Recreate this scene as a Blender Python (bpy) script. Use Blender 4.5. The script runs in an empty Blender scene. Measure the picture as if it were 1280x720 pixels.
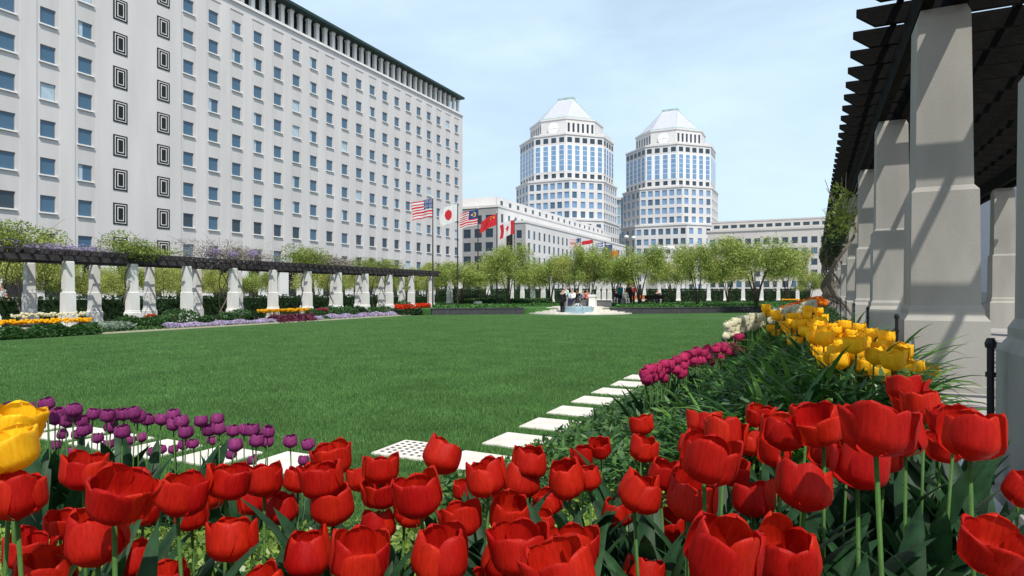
import bpy, math, random
import numpy as np
from mathutils import Vector, Matrix, Euler
random.seed(7); rng = np.random.default_rng(7)
scn = bpy.context.scene
COL = scn.collection
PI = math.pi
H = 1.48                      # eye height above the lawn
F = 780.0                     # focal length in photo pixels (1280 wide)
A = math.atan(378/F); SA, CA = math.sin(A), math.cos(A)

def W(px, Z):                 # photo column + camera depth -> ground x, y
    u = (px-640)/F
    return Z*(-SA+u*CA), Z*(CA+u*SA)
def ZH(py, Z): return H+(366-py)/F*Z
def P(px, py, Z):
    x, y = W(px, Z); return (x, y, ZH(py, Z))
def ratio(px): return math.tan(math.atan((px-640)/F)-A)     # x / y
def WX(px, X): return X/ratio(px)                           # y on the plane x = X
def depth(x, y): return -x*SA+y*CA

ORD = ['', 'first','second','third','fourth','fifth','sixth','seventh','eighth','ninth','tenth','eleventh','twelfth','thirteenth','fourteenth','fifteenth','sixteenth','seventeenth','eighteenth','nineteenth','twentieth']
def ordw(n):
    if n <= 20: return ORD[n]
    tens = {2:'twenty',3:'thirty',4:'forty',5:'fifty',6:'sixty'}
    tth = {2:'twentieth',3:'thirtieth',4:'fortieth',5:'fiftieth',6:'sixtieth'}
    return tth[n//10] if n % 10 == 0 else tens[n//10]+'-'+ORD[n % 10]

# ---------------------------------------------------------------- materials
MATS = {}
def mat(name, col, rough=.7, var=.0, scale=3.0, bump=0.0, bscale=40.0, spec=.3, metal=0.0, island=0.0, trans=0.0, stretch=None, col2=None, coat=0.0):
    if name in MATS: return MATS[name]
    m = bpy.data.materials.new(name); m.use_nodes = True
    nt = m.node_tree; N = nt.nodes; L = nt.links
    b = N['Principled BSDF']; out = N['Material Output']
    b.inputs['Roughness'].default_value = rough
    b.inputs['Specular IOR Level'].default_value = spec
    b.inputs['Metallic'].default_value = metal
    if coat: b.inputs['Coat Weight'].default_value = coat
    c = (*col, 1); csock = None
    geo = N.new('ShaderNodeNewGeometry')
    tc = N.new('ShaderNodeTexCoord')
    vec = tc.outputs['Object']
    if stretch:
        mp = N.new('ShaderNodeMapping'); mp.inputs['Scale'].default_value = stretch
        L.new(vec, mp.inputs['Vector']); vec = mp.outputs['Vector']
    if var or col2:
        nz = N.new('ShaderNodeTexNoise'); nz.inputs['Scale'].default_value = scale; nz.inputs['Detail'].default_value = 6
        L.new(vec, nz.inputs['Vector'])
        mx = N.new('ShaderNodeMix'); mx.data_type = 'RGBA'
        rp = N.new('ShaderNodeMapRange'); rp.inputs['From Min'].default_value = .32; rp.inputs['From Max'].default_value = .68
        L.new(nz.outputs['Fac'], rp.inputs['Value']); L.new(rp.outputs['Result'], mx.inputs['Factor'])
        lo = col2 if col2 else tuple(v*(1-var) for v in col); hi = tuple(min(1, v*(1+var)) for v in col)
        mx.inputs['A'].default_value = (*lo, 1); mx.inputs['B'].default_value = (*hi, 1)
        csock = mx.outputs['Result']
    if island:
        hs = N.new('ShaderNodeHueSaturation')
        mr = N.new('ShaderNodeMapRange'); mr.inputs['To Min'].default_value = 1-island; mr.inputs['To Max'].default_value = 1+island
        L.new(geo.outputs['Random Per Island'], mr.inputs['Value']); L.new(mr.outputs['Result'], hs.inputs['Value'])
        m2 = N.new('ShaderNodeMapRange'); m2.inputs['To Min'].default_value = .5+island*.05; m2.inputs['To Max'].default_value = .5-island*.05
        L.new(geo.outputs['Random Per Island'], m2.inputs['Value']); L.new(m2.outputs['Result'], hs.inputs['Hue'])
        if csock: L.new(csock, hs.inputs['Color'])
        else: hs.inputs['Color'].default_value = c
        csock = hs.outputs['Color']
    if csock: L.new(csock, b.inputs['Base Color'])
    else: b.inputs['Base Color'].default_value = c
    if bump:
        bz = N.new('ShaderNodeTexNoise'); bz.inputs['Scale'].default_value = bscale; bz.inputs['Detail'].default_value = 5
        L.new(vec, bz.inputs['Vector'])
        bp = N.new('ShaderNodeBump'); bp.inputs['Strength'].default_value = bump; bp.inputs['Distance'].default_value = .02
        L.new(bz.outputs['Fac'], bp.inputs['Height']); L.new(bp.outputs['Normal'], b.inputs['Normal'])
    if trans:
        tr = N.new('ShaderNodeBsdfTranslucent'); ms = N.new('ShaderNodeMixShader'); ms.inputs['Fac'].default_value = trans
        if csock: L.new(csock, tr.inputs['Color'])
        else: tr.inputs['Color'].default_value = c
        L.new(b.outputs['BSDF'], ms.inputs[1]); L.new(tr.outputs['BSDF'], ms.inputs[2]); L.new(ms.outputs['Shader'], out.inputs['Surface'])
    MATS[name] = m
    return m

M_wall   = mat('pale_stone_panels', (.595,.572,.558), .85, .06, .5, .1, 8, stretch=(1,1,.18))
M_bay    = mat('grey_stone_bays', (.555,.535,.52), .85, .07, .5, .1, 8, stretch=(1,1,.18))
M_white  = mat('white_stone', (.74,.73,.70), .8, .05, 1.0, .1, 10)
M_tower  = mat('tower_limestone', (.62,.60,.585), .8, .05, .15)
M_mid    = mat('office_limestone', (.66,.64,.62), .8, .06, .2)
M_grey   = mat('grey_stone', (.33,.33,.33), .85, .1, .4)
M_far    = mat('far_office_stone', (.50,.47,.44), .85, .06, .2)
M_glass  = mat('blue_window_glass', (.055,.12,.19), .12, 0, 1, spec=.6)
M_glassd = mat('dark_window_glass', (.03,.05,.07), .15, 0, 1, spec=.5)
M_glassb = mat('bright_blue_glass', (.16,.28,.44), .15, .15, .3, spec=.7)
M_glassc = mat('pale_curtain_glass', (.38,.48,.55), .3, .15, 2, spec=.5)
M_frame  = mat('window_metal', (.30,.31,.32), .5)
M_dark   = mat('dark_recess', (.018,.02,.022), .8)
M_black  = mat('black_metal', (.012,.012,.013), .45)
M_roofg  = mat('green_copper', (.33,.47,.42), .7, .15, .5)
M_roofe  = mat('dark_copper_edge', (.02,.045,.04), .6, .15, .5)
M_pyr    = mat('pale_metal_roof', (.46,.47,.53), .5, .03, .3)
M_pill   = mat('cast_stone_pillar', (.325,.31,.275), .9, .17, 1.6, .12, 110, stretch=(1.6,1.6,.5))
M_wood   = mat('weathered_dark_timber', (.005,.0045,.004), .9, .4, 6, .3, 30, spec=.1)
M_soil   = mat('dark_mulch', (.035,.025,.018), .95, .4, 14, .8, 30)
M_pave   = mat('terrace_flagstone', (.34,.32,.30), .9, .12, 1.3, .3, 25)
M_slab   = mat('stepping_stone', (.62,.585,.52), .85, .13, 4, .15, 90)
M_road   = mat('asphalt', (.06,.06,.06), .9, .15, 2, .2, 30)
M_gran   = mat('dark_granite', (.05,.05,.055), .6, .25, 6, .1, 50)
M_steel  = mat('dark_bronze_pole', (.06,.05,.045), .5, metal=.4)
M_water  = mat('fountain_water', (.30,.42,.48), .08, .2, 3, .4, 12, spec=.8)
M_bark   = mat('tree_bark', (.09,.07,.055), .95, .3, 12, .5, 30)
M_stem   = mat('tulip_stem_green', (.05,.12,.022), .55, .15, 20, spec=.2, trans=.15)
M_tleaf  = mat('tulip_leaf_blue_green', (.016,.050,.018), .5, .35, 9, spec=.2, island=.25, trans=.25, stretch=(6,6,.6))
M_strap  = mat('strap_leaf_green', (.065,.18,.028), .36, .25, 8, spec=.5, island=.6, trans=.28)

def petal_mat(name, col, deep, trans=.35, rough=.55, veins=.25):
    m = mat(name, col, rough, 0, 7, spec=.2, trans=trans, col2=deep, stretch=(3.2,3.2,.55), bump=.10, bscale=14)
    nt = m.node_tree; N = nt.nodes; L = nt.links; b = N['Principled BSDF']; src = b.inputs['Base Color'].links[0].from_socket
    oi = N.new('ShaderNodeObjectInfo'); hs = N.new('ShaderNodeHueSaturation'); m1 = N.new('ShaderNodeMapRange'); m2 = N.new('ShaderNodeMapRange')
    m1.inputs['To Min'].default_value = .84; m1.inputs['To Max'].default_value = 1.12; m2.inputs['To Min'].default_value = .4985; m2.inputs['To Max'].default_value = .5025
    L.new(oi.outputs['Random'], m1.inputs['Value']); L.new(oi.outputs['Random'], m2.inputs['Value']); L.new(m1.outputs['Result'], hs.inputs['Value']); L.new(m2.outputs['Result'], hs.inputs['Hue'])
    L.new(src, hs.inputs['Color']); L.new(hs.outputs['Color'], b.inputs['Base Color'])
    for n_ in N:
        if n_.type == 'BSDF_TRANSLUCENT': L.new(hs.outputs['Color'], n_.inputs['Color'])
    return m
M_red  = petal_mat('red_petal', (.56,.013,.005), (.42,.007,.003), .36)
M_pur  = petal_mat('purple_petal', (.36,.06,.23), (.19,.018,.11))
M_mag  = petal_mat('magenta_petal', (.62,.045,.17), (.42,.02,.09))
M_yel  = petal_mat('yellow_petal', (.92,.57,.015), (.90,.43,.008), .3)
M_whi  = petal_mat('cream_petal', (.82,.78,.62), (.74,.70,.42), .3)
M_ora  = petal_mat('orange_petal', (.75,.14,.01), (.6,.04,.01), .3)

def leafmat(name, col, island=.5, trans=.35, rough=.5): return mat(name, col, rough, .2, 1.0, spec=.35, island=island, trans=trans)
M_treeA = leafmat('spring_leaf', (.37,.42,.105))
M_treeB = leafmat('fresh_leaf', (.30,.38,.09))
M_hedge = leafmat('dark_hedge_leaf', (.02,.05,.015))
M_shrub = leafmat('shrub_leaf', (.045,.12,.03))
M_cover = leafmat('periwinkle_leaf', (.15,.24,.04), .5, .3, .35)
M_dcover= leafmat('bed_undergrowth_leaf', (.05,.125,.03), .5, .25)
M_silver= leafmat('silver_leaf', (.25,.33,.25), .3)
M_lilac = leafmat('lilac_flower', (.52,.44,.60), .25)
M_wist  = leafmat('wisteria_flower', (.36,.29,.50), .3)
M_vine  = leafmat('vine_leaf', (.20,.27,.04), .4)
M_dryv  = leafmat('bare_vine_twig', (.26,.23,.19), .3, .1)
M_vdark = leafmat('dark_vine_leaf', (.05,.07,.025), .6, .2)

# ---------------------------------------------------------------- mesh builder
class MB:
    def __init__(s): s.v = []; s.f = []; s.m = []
    def quad(s, *p, m=0):
        n = len(s.v); s.v += [tuple(q) for q in p]; s.f.append(tuple(range(n, n+len(p)))); s.m.append(m)
    def box(s, x0, x1, y0, y1, z0, z1, m=0):
        s.prism([(x0,y0),(x1,y0),(x1,y1),(x0,y1)], z0, z1, m)
    def prism(s, pts, z0, z1, m=0, top=None):
        t = top or pts; n = len(pts); b = len(s.v)
        s.v += [(p[0],p[1],z0) for p in pts]+[(p[0],p[1],z1) for p in t]
        s.f.append(tuple(range(b+n-1, b-1, -1))); s.m.append(m)
        s.f.append(tuple(range(b+n, b+2*n))); s.m.append(m)
        for i in range(n):
            j = (i+1) % n; s.f.append((b+i, b+j, b+n+j, b+n+i)); s.m.append(m)
    def stack(s, cx, cy, prof, m=0):          # square sections (half width, z)
        b = len(s.v)
        for h, z in prof: s.v += [(cx-h,cy-h,z),(cx+h,cy-h,z),(cx+h,cy+h,z),(cx-h,cy+h,z)]
        for k in range(len(prof)-1):
            for i in range(4):
                j = (i+1) % 4; s.f.append((b+4*k+i, b+4*k+j, b+4*k+4+j, b+4*k+4+i)); s.m.append(m)
        s.f.append((b+3,b+2,b+1,b)); s.m.append(m)
        e = b+4*(len(prof)-1); s.f.append((e,e+1,e+2,e+3)); s.m.append(m)
    def tube(s, path, rad, n=6, m=0):
        path = [Vector(p) for p in path]; b = len(s.v); K = len(path)
        if not hasattr(rad, '__len__'): rad = [rad]*K
        for k, p in enumerate(path):
            d = (path[min(k+1,K-1)]-path[max(k-1,0)]).normalized()
            r = Vector((1,0,0)) if abs(d.x) < .8 else Vector((0,1,0))
            a = d.cross(r).normalized(); c = d.cross(a)
            for i in range(n):
                t = 2*PI*i/n; q = p+(a*math.cos(t)+c*math.sin(t))*rad[k]; s.v.append(tuple(q))
        for k in range(K-1):
            for i in range(n):
                j = (i+1) % n; s.f.append((b+n*k+i, b+n*k+j, b+n*k+n+j, b+n*k+n+i)); s.m.append(m)
        s.f.append(tuple(range(b+n-1, b-1, -1))); s.m.append(m)
        s.f.append(tuple(range(b+n*(K-1), b+n*K))); s.m.append(m)
    def mesh(s, name, mats, smooth=False, org=(0,0,0)):
        me = bpy.data.meshes.new(name)
        o = org
        me.from_pydata([(v[0]-o[0], v[1]-o[1], v[2]-o[2]) for v in s.v], [], s.f)
        for mm in (mats if isinstance(mats, (list,tuple)) else [mats]): me.materials.append(mm)
        me.polygons.foreach_set('material_index', s.m)
        if smooth: me.polygons.foreach_set('use_smooth', [True]*len(s.f))
        me.update(); return me
    def build(s, name, mats, parent=None, smooth=False, org=None):
        if org is None: org = parent['_org'] if parent is not None and '_org' in parent else (0,0,0)
        return link(name, s.mesh(name, mats, smooth, org), parent)

def link(name, me, parent=None, loc=None, mtx=None):
    o = bpy.data.objects.new(name, me); COL.objects.link(o)
    if parent is not None: o.parent = parent
    if mtx is not None: o.matrix_basis = mtx
    if loc is not None: o.location = loc
    return o
def tag(o, label=None, cat=None, group=None, kind=None):
    if label: o['label'] = label
    if cat: o['category'] = cat
    if group: o['group'] = group
    if kind: o['kind'] = kind
    return o
def thing(name, loc, label, cat, group=None):
    o = bpy.data.objects.new(name, None); COL.objects.link(o); o.location = loc; o['_org'] = tuple(loc)
    o.empty_display_size = .1
    return tag(o, label, cat, group)
def struct(name, mb, m, smooth=False):
    o = mb.build(name, m, None, smooth); o['kind'] = 'structure'; return o

def npmesh(name, verts, k, mats, idx=None, smooth=False):
    """verts (n*k,3), faces of k consecutive verts"""
    n = len(verts)//k; me = bpy.data.meshes.new(name)
    me.vertices.add(n*k); me.vertices.foreach_set('co', np.ascontiguousarray(verts, dtype=np.float32).ravel())
    me.loops.add(n*k); me.loops.foreach_set('vertex_index', np.arange(n*k, dtype=np.int32))
    me.polygons.add(n); me.polygons.foreach_set('loop_start', np.arange(0, n*k, k, dtype=np.int32))
    for mm in (mats if isinstance(mats, (list,tuple)) else [mats]): me.materials.append(mm)
    if idx is not None: me.polygons.foreach_set('material_index', idx.astype(np.int32))
    me.update(calc_edges=True); return me
def leafverts(C, size, aspect=.5, upb=.3, svar=.35):
    n = len(C)
    nrm = rng.normal(size=(n,3)); nrm[:,2] += upb*2; nrm /= np.linalg.norm(nrm,axis=1)[:,None]
    r = rng.normal(size=(n,3)); t = np.cross(nrm, r); t /= np.linalg.norm(t,axis=1)[:,None]
    b = np.cross(nrm, t); s = (size*(1+svar*rng.uniform(-1,1,n)))[:,None]
    v = np.stack([C-t*s*.5, C+b*s*.5*aspect, C+t*s*.5, C-b*s*.5*aspect], axis=1)
    return v.reshape(-1,3)
def ellip(c, r, n, shell=.5):
    d = rng.normal(size=(n,3)); d /= np.linalg.norm(d,axis=1)[:,None]
    q = rng.uniform(0,1,n)**(1/3)*(1-shell)+shell*rng.uniform(.75,1.05,n)
    return np.array(c)+d*q[:,None]*np.array(r)
def leafobj(name, C, size, m, parent=None, loc=(0,0,0), aspect=.5, upb=.3):
    o = link(name, npmesh(name, leafverts(C-np.array(loc), size, aspect, upb), 4, m), parent)
    if parent is None: o.location = loc
    return o

# ---------------------------------------------------------------- ground heights
def interp(v, pts):
    if v <= pts[0][0]: return pts[0][1]
    for (a,b),(c,d) in zip(pts, pts[1:]):
        if v <= c: return b+(d-b)*(v-a)/(c-a)
    return pts[-1][1]
GN = [(0,.75),(1.2,.75),(2.3,.5),(3.3,.2),(4.15,-.03),(4.5,-.1)]
GR = [(-2.0,-.1),(-1.88,.05),(-1.2,.36),(-.6,.58),(-.1,.74),(.3,.80),(.5,.80)]
def g(x, y):
    return max(interp(depth(x,y), GN), interp(x, GR) if y < 34 else -.1)

# ---------------------------------------------------------------- setting
mb = MB(); mb.quad((-700,-200,-.06),(700,-200,-.06),(700,1200,-.06),(-700,1200,-.06))
struct('ground', mb, mat('street_paving', (.27,.26,.25), .9, .1, .5))
mb = MB(); mb.quad((-60,-30,-.056),(-36,-30,-.056),(-36,300,-.056),(-60,300,-.056)); mb.quad((-36,85,-.052),(60,85,-.052),(60,100,-.052),(-36,100,-.052))
struct('road', mb, M_road)
# lawn: one flat sheet
LX0 = -22.3
mlawn = mat('mown_grass', (.030,.082,.020), .9, .0, 1)
nt = mlawn.node_tree; N = nt.nodes; L = nt.links; b = N['Principled BSDF']
b.inputs['Specular IOR Level'].default_value = .1
tc = N.new('ShaderNodeTexCoord')
n1 = N.new('ShaderNodeTexNoise'); n1.inputs['Scale'].default_value = .35; n1.inputs['Detail'].default_value = 4
n2 = N.new('ShaderNodeTexNoise'); n2.inputs['Scale'].default_value = 28; n2.inputs['Detail'].default_value = 5; n2.inputs['Roughness'].default_value = .7
n3 = N.new('ShaderNodeTexNoise'); n3.inputs['Scale'].default_value = 3.5; n3.inputs['Detail'].default_value = 6
for q in (n1,n2,n3): L.new(tc.outputs['Object'], q.inputs['Vector'])
cr = N.new('ShaderNodeValToRGB'); cr.color_ramp.elements[0].position = .33; cr.color_ramp.elements[0].color = (.028,.074,.020,1)
cr.color_ramp.elements[1].position = .68; cr.color_ramp.elements[1].color = (.080,.168,.050,1)
ad = N.new('ShaderNodeMath'); ad.operation = 'MULTIPLY_ADD'; ad.inputs[1].default_value = .35
L.new(n1.outputs['Fac'], ad.inputs[0])
a2 = N.new('ShaderNodeMath'); a2.operation = 'MULTIPLY_ADD'; a2.inputs[1].default_value = .35
L.new(n2.outputs['Fac'], a2.inputs[0]); L.new(ad.outputs[0], a2.inputs[2])
a3 = N.new('ShaderNodeMath'); a3.operation = 'MULTIPLY'; a3.inputs[1].default_value = .3; L.new(n3.outputs['Fac'], a3.inputs[0]); L.new(a3.outputs[0], ad.inputs[2])
L.new(a2.outputs[0], cr.inputs['Fac']); L.new(cr.outputs['Color'], b.inputs['Base Color'])
bp = N.new('ShaderNodeBump'); bp.inputs['Strength'].default_value = .8; bp.inputs['Distance'].default_value = .04
L.new(n2.outputs['Fac'], bp.inputs['Height']); L.new(bp.outputs['Normal'], b.inputs['Normal'])

WL = [W(540,41.6), W(655,43.6), W(764,43.6), W(864,44.8), W(958,48.5)]      # foot of the granite wall
mb = MB()
mb.quad((LX0,-12,0),(-1.9,-12,0),(-1.9,55,0),(WL[4][0],WL[4][1]+1,0),(WL[0][0],WL[0][1]+1,0),(-24.0,WL[0][1]-2,0))
struct('lawn', mb, mlawn)

# mulch mound of the front and right beds
def gridmesh(name, x0, x1, y0, y1, st, fn, m, smooth=True):
    nx = max(1, int(round((x1-x0)/st))); ny = max(1, int(round((y1-y0)/st)))
    vs = []; fs = []
    for j in range(ny+1):
        for i in range(nx+1):
            x = x0+(x1-x0)*i/nx; y = y0+(y1-y0)*j/ny; vs.append((x,y,fn(x,y)))
    for j in range(ny):
        for i in range(nx):
            a = j*(nx+1)+i; fs.append((a,a+1,a+nx+2,a+nx+1))
    me = bpy.data.meshes.new(name); me.from_pydata(vs, [], fs); me.materials.append(m)
    me.polygons.foreach_set('use_smooth', [smooth]*len(fs))
    o = link(name, me); o['kind'] = 'structure'; return o
gz = lambda x, y: g(x,y)-.015+.02*math.sin(x*7+y*3)*math.cos(y*6-x*2)*(1 if g(x,y) > .1 else 0)
gridmesh('flower_bed_soil', -16, .45, -8, 9, .15, gz, M_soil)
gridmesh('flower_bed_soil', -2.1, .45, 9, 34, .25, gz, M_soil)
mb = MB(); mb.box(.45, 9.5, -6, 40, -.1, .85); struct('terrace', mb, M_pave)
mb = MB(); mb.box(-1.96, -1.88, 3.9, 34, -.05, .06); struct('bed_edging', mb, M_white)
mb = MB(); mb.box(.44,.56,-6,34,.70,.862); struct('terrace_kerb', mb, M_white)

# left bed
mb = MB()
LB = [(-22.3,4),(-24.0,WL[0][1]-2),(-24.4,WL[0][1]+.5)]
mb.quad((-22.3,-4,.02),(-24.0,33.5,.02),(-24.4,36,.02),(-29.6,44,.24),(-29.6,-4,.24),(-25.0,-4,.2))
struct('left_bed_soil', mb, M_soil)
mb = MB(); mb.prism([(-22.3,-4),(-22.18,-4),(-23.9,34),(-24.02,34)], -.03, .05); struct('lawn_edging', mb, mat('tan_edging', (.55,.48,.36), .9))
mb = MB(); mb.box(-34,-24.9,-4,44,-.05,.2); struct('pergola_walk', mb, M_pave)

# raised grove behind granite wall
mb = MB()
wall_h = .42
back = [(8,66),(-42,66)]
top = [(p[0],p[1]) for p in WL]
mb.prism([(p[0]+.0,p[1]+.2) for p in WL]+[(-1.9,56),(4,62),(-45,62),(-30,37.2)], -.05, wall_h-.03)
struct('grove_ground', mb, mat('grove_turf', (.05,.13,.03), .95, .3, 3, .5, 30))
gw = thing('granite_wall', (WL[2][0],WL[2][1],0), 'low dark granite retaining wall between the far end of the lawn and the trees', 'wall')
for i in range(len(WL)-1):
    if i == 1: continue
    (x0,y0),(x1,y1) = WL[i],WL[i+1]
    d = Vector((x1-x0,y1-y0)).normalized(); n = Vector((-d.y,d.x))*.35
    mb = MB(); mb.prism([(x0,y0),(x1,y1),(x1+n.x,y1+n.y),(x0+n.x,y0+n.y)], -.05, wall_h-.04); mb.build('wall_segment', M_gran, gw)
    mb = MB(); e = Vector((d.y,-d.x))*.03
    mb.prism([(x0+e.x,y0+e.y),(x1+e.x,y1+e.y),(x1+n.x,y1+n.y),(x0+n.x,y0+n.y)], wall_h-.04, wall_h+.02); mb.build('coping', M_gran, gw)

SLABS = [(-2.65,4.75+.85*k) for k in range(13)]+[(-4.10,4.02),(-4.83,3.9),(-5.56,3.84),(-6.27,3.84),(-6.97,3.86),(-7.65,3.9),(-8.35,3.95),(-9.1,4.0),(-3.38,4.85)]
# ---------------------------------------------------------------- grass blades (near lawn)
def blades(n, x0, x1, y0, y1, h, w, keep):
    x = rng.uniform(x0,x1,n); y = rng.uniform(y0,y1,n); k = keep(x,y); x = x[k]; y = y[k]; n = len(x)
    a = rng.uniform(0,2*PI,n); hh = h*rng.uniform(.6,1.25,n); ln = hh*rng.uniform(.1,.7,n); la = rng.uniform(0,2*PI,n)
    p = np.stack([x,y,np.zeros(n)-.003],1)
    s = np.stack([np.cos(a),np.sin(a),np.zeros(n)],1)*(w*rng.uniform(.7,1.3,n))[:,None]*.5
    t = p+np.stack([np.cos(la)*ln,np.sin(la)*ln,hh],1)
    return np.stack([p-s,p+s,t],1).reshape(-1,3)
def keep1(x, y):
    Z = -x*SA+y*CA; d = np.hypot(x,y)
    ok = (Z > 3.9) & (x < -1.97) & (x > -22.1) & (np.abs((x*CA+y*SA)/np.maximum(Z,.1)) < .95)
    for sx, sy in SLABS: ok &= ~((np.abs(x-sx) < .30) & (np.abs(y-sy) < .30))
    return ok & (rng.uniform(0,1,len(x)) < np.clip((7.0/d)**1.6, 0, 1))
M_blade = leafmat('grass_blade', (.10,.225,.058), .4, .3)
v = blades(4400000, -21.5, -1.97, 1, 36, .042, .007, keep1)
o = link('grass', npmesh('grass', v, 3, M_blade)); tag(o, 'short mown green grass blades covering the near lawn', 'grass', kind='stuff')

# ---------------------------------------------------------------- stepping stones
cnt = 0
def slab(x, y, rot, label, s=.53, drain=False):
    mb = MB(); h = s/2; z = .022
    mb.stack(0, 0, [(h,-.05),(h,z-.008),(h-.008,z)])
    if drain:
        for i in range(6):
            for j in range(6):
                cx = (i-2.5)*s*.145; cy = (j-2.5)*s*.145
                mb.prism([(cx-.016,cy-.016),(cx+.016,cy-.016),(cx+.016,cy+.016),(cx-.016,cy+.016)], z-.001, z+.003, 1)
    o = mb.build('drain_cover' if drain else 'stepping_stone', [M_slab, M_dark]); o.location = (x,y,0); o.rotation_euler.z = rot
    tag(o, label, 'drain cover' if drain else 'stepping stone', None if drain else 'square stepping stones set in the lawn')
N1 = 11
for k in range(N1):
    slab(-2.65+random.uniform(-.03,.03), 4.75+.85*k, random.uniform(-.03,.03), 'pale square stepping stone, %s nearest in the row running along the right flower bed' % ordw(k+1))
r2 = [(-4.10,4.02),(-4.83,3.9),(-5.56,3.84),(-6.27,3.84),(-6.97,3.86),(-7.65,3.9),(-8.35,3.95),(-9.1,4.0)]
for k, (x,y) in enumerate(r2):
    slab(x, y, random.uniform(-.04,.04), 'pale square stepping stone behind the purple tulips, %s from the right in that row' % ordw(k+1))
slab(-3.38, 4.85, .02, 'white square drain cover with rows of dark holes at the lawn corner', .55, True)

# ---------------------------------------------------------------- facade tools
def facade(mb, O, N_, Wd, Ht, holes, bays=(), hd=.3, m=0, mbay=None):
    O = Vector(O); N_ = Vector(N_).normalized(); U = N_.cross(Vector((0,0,1)))
    us = {0.0, Wd}; vs = {0.0, Ht}
    for q in list(holes)+list(bays):
        us |= {round(q[0],4), round(q[1],4)}; vs |= {round(q[2],4), round(q[3],4)}
    us = sorted(u for u in us if 0 <= u <= Wd); vs = sorted(v for v in vs if 0 <= v <= Ht)
    nu, nv = len(us)-1, len(vs)-1
    D = [[0.0]*nv for _ in range(nu)]; Hh = [[False]*nv for _ in range(nu)]; Bm = [[m]*nv for _ in range(nu)]
    def mark(rects, fn):
        for q in rects:
            for i in range(nu):
                c = (us[i]+us[i+1])/2
                if q[0] < c < q[1]:
                    for j in range(nv):
                        if q[2] < (vs[j]+vs[j+1])/2 < q[3]: fn(i,j,q)
    def fb(i,j,q): D[i][j] = q[4]; Bm[i][j] = m if mbay is None else mbay
    def fh(i,j,q): D[i][j] = hd; Hh[i][j] = True
    mark(bays, fb); mark(holes, fh)
    pt = lambda u, v, d: O+U*u+Vector((0,0,v))-N_*d
    for i in range(nu):
        for j in range(nv):
            d = D[i][j]
            if not Hh[i][j]: mb.quad(pt(us[i],vs[j],d), pt(us[i+1],vs[j],d), pt(us[i+1],vs[j+1],d), pt(us[i],vs[j+1],d), m=Bm[i][j])
            if i+1 < nu and abs(D[i+1][j]-d) > 1e-4:
                e = D[i+1][j]; u = us[i+1]; q = (pt(u,vs[j],d), pt(u,vs[j],e), pt(u,vs[j+1],e), pt(u,vs[j+1],d)); mb.quad(*(q if e > d else q[::-1]), m=m)
            if j+1 < nv and abs(D[i][j+1]-d) > 1e-4:
                e = D[i][j+1]; v = vs[j+1]; q = (pt(us[i],v,d), pt(us[i+1],v,d), pt(us[i+1],v,e), pt(us[i],v,e)); mb.quad(*(q if e < d else q[::-1]), m=m)
WCACHE = {}
def winmesh(w, h, kind, rec, sill):
    key = (round(w,2), round(h,2), kind, rec, sill)
    if key in WCACHE: return WCACHE[key]
    fr = MB(); t = .05
    for a in ((-w/2,-w/2+t,-h/2,h/2),(w/2-t,w/2,-h/2,h/2),(-w/2+t,w/2-t,-h/2,-h/2+t),(-w/2+t,w/2-t,h/2-t,h/2)):
        fr.box(a[0]+.002, a[1]-.002, -rec-.02, -rec+.04, a[2]+.002, a[3]-.002)
    if sill: fr.box(-w/2-.12, w/2+.12, -.05, .10, -h/2-.12, -h/2-.003, 1)
    fm = fr.mesh('window', [M_frame, M_white])
    pn = MB(); a = w/2-t; c = h/2-t; y = -rec
    gm = {'b':0,'d':1,'c':2,'h':0,'g':3}[kind]
    if kind == 'h':
        pn.quad((-a,y,-c),(a*.3,y,-c),(a*.3,y,c),(-a,y,c), m=0); pn.quad((a*.3,y,-c),(a,y,-c),(a,y,c),(a*.3,y,c), m=2)
    else: pn.quad((-a,y,-c),(a,y,-c),(a,y,c),(-a,y,c), m=gm)
    pm = pn.mesh('pane', [M_glass, M_glassd, M_glassc, M_glassb])
    WCACHE[key] = (fm, pm, fr, pn); return WCACHE[key]
def windows(root, wl, rec=.22, sill=True, limit=100):
    org = Vector(root['_org'])
    wl = sorted(wl, key=lambda q: -q[2]*q[3]/max(1, depth(q[0][0], q[0][1]))**2)
    big = MB()
    for n, (c, nrm, w, h, kind) in enumerate(wl):
        nrm = Vector(nrm).normalized(); U = nrm.cross(Vector((0,0,1))); M = Matrix((U, nrm, Vector((0,0,1)))).transposed().to_4x4()
        fm, pm, fr, pn = winmesh(w, h, kind, rec, sill)
        if n < limit:
            M.translation = Vector(c)-org
            f = link('window', fm, root, mtx=M); link('pane', pm, f)
        else:
            M.translation = Vector(c)
            for src, off in ((fr, 0), (pn, 2)):
                b0 = len(big.v); big.v += [tuple(M @ Vector(v)) for v in src.v]
                big.f += [tuple(i+b0 for i in f) for f in src.f]; big.m += [x+off for x in src.m]
    if big.v:
        o = big.build('window', [M_frame, M_white, M_glass, M_glassd, M_glassc, M_glassb], root)
        o['kind'] = 'stuff'; o['label'] = 'many smaller distant windows of the same facade'

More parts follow.
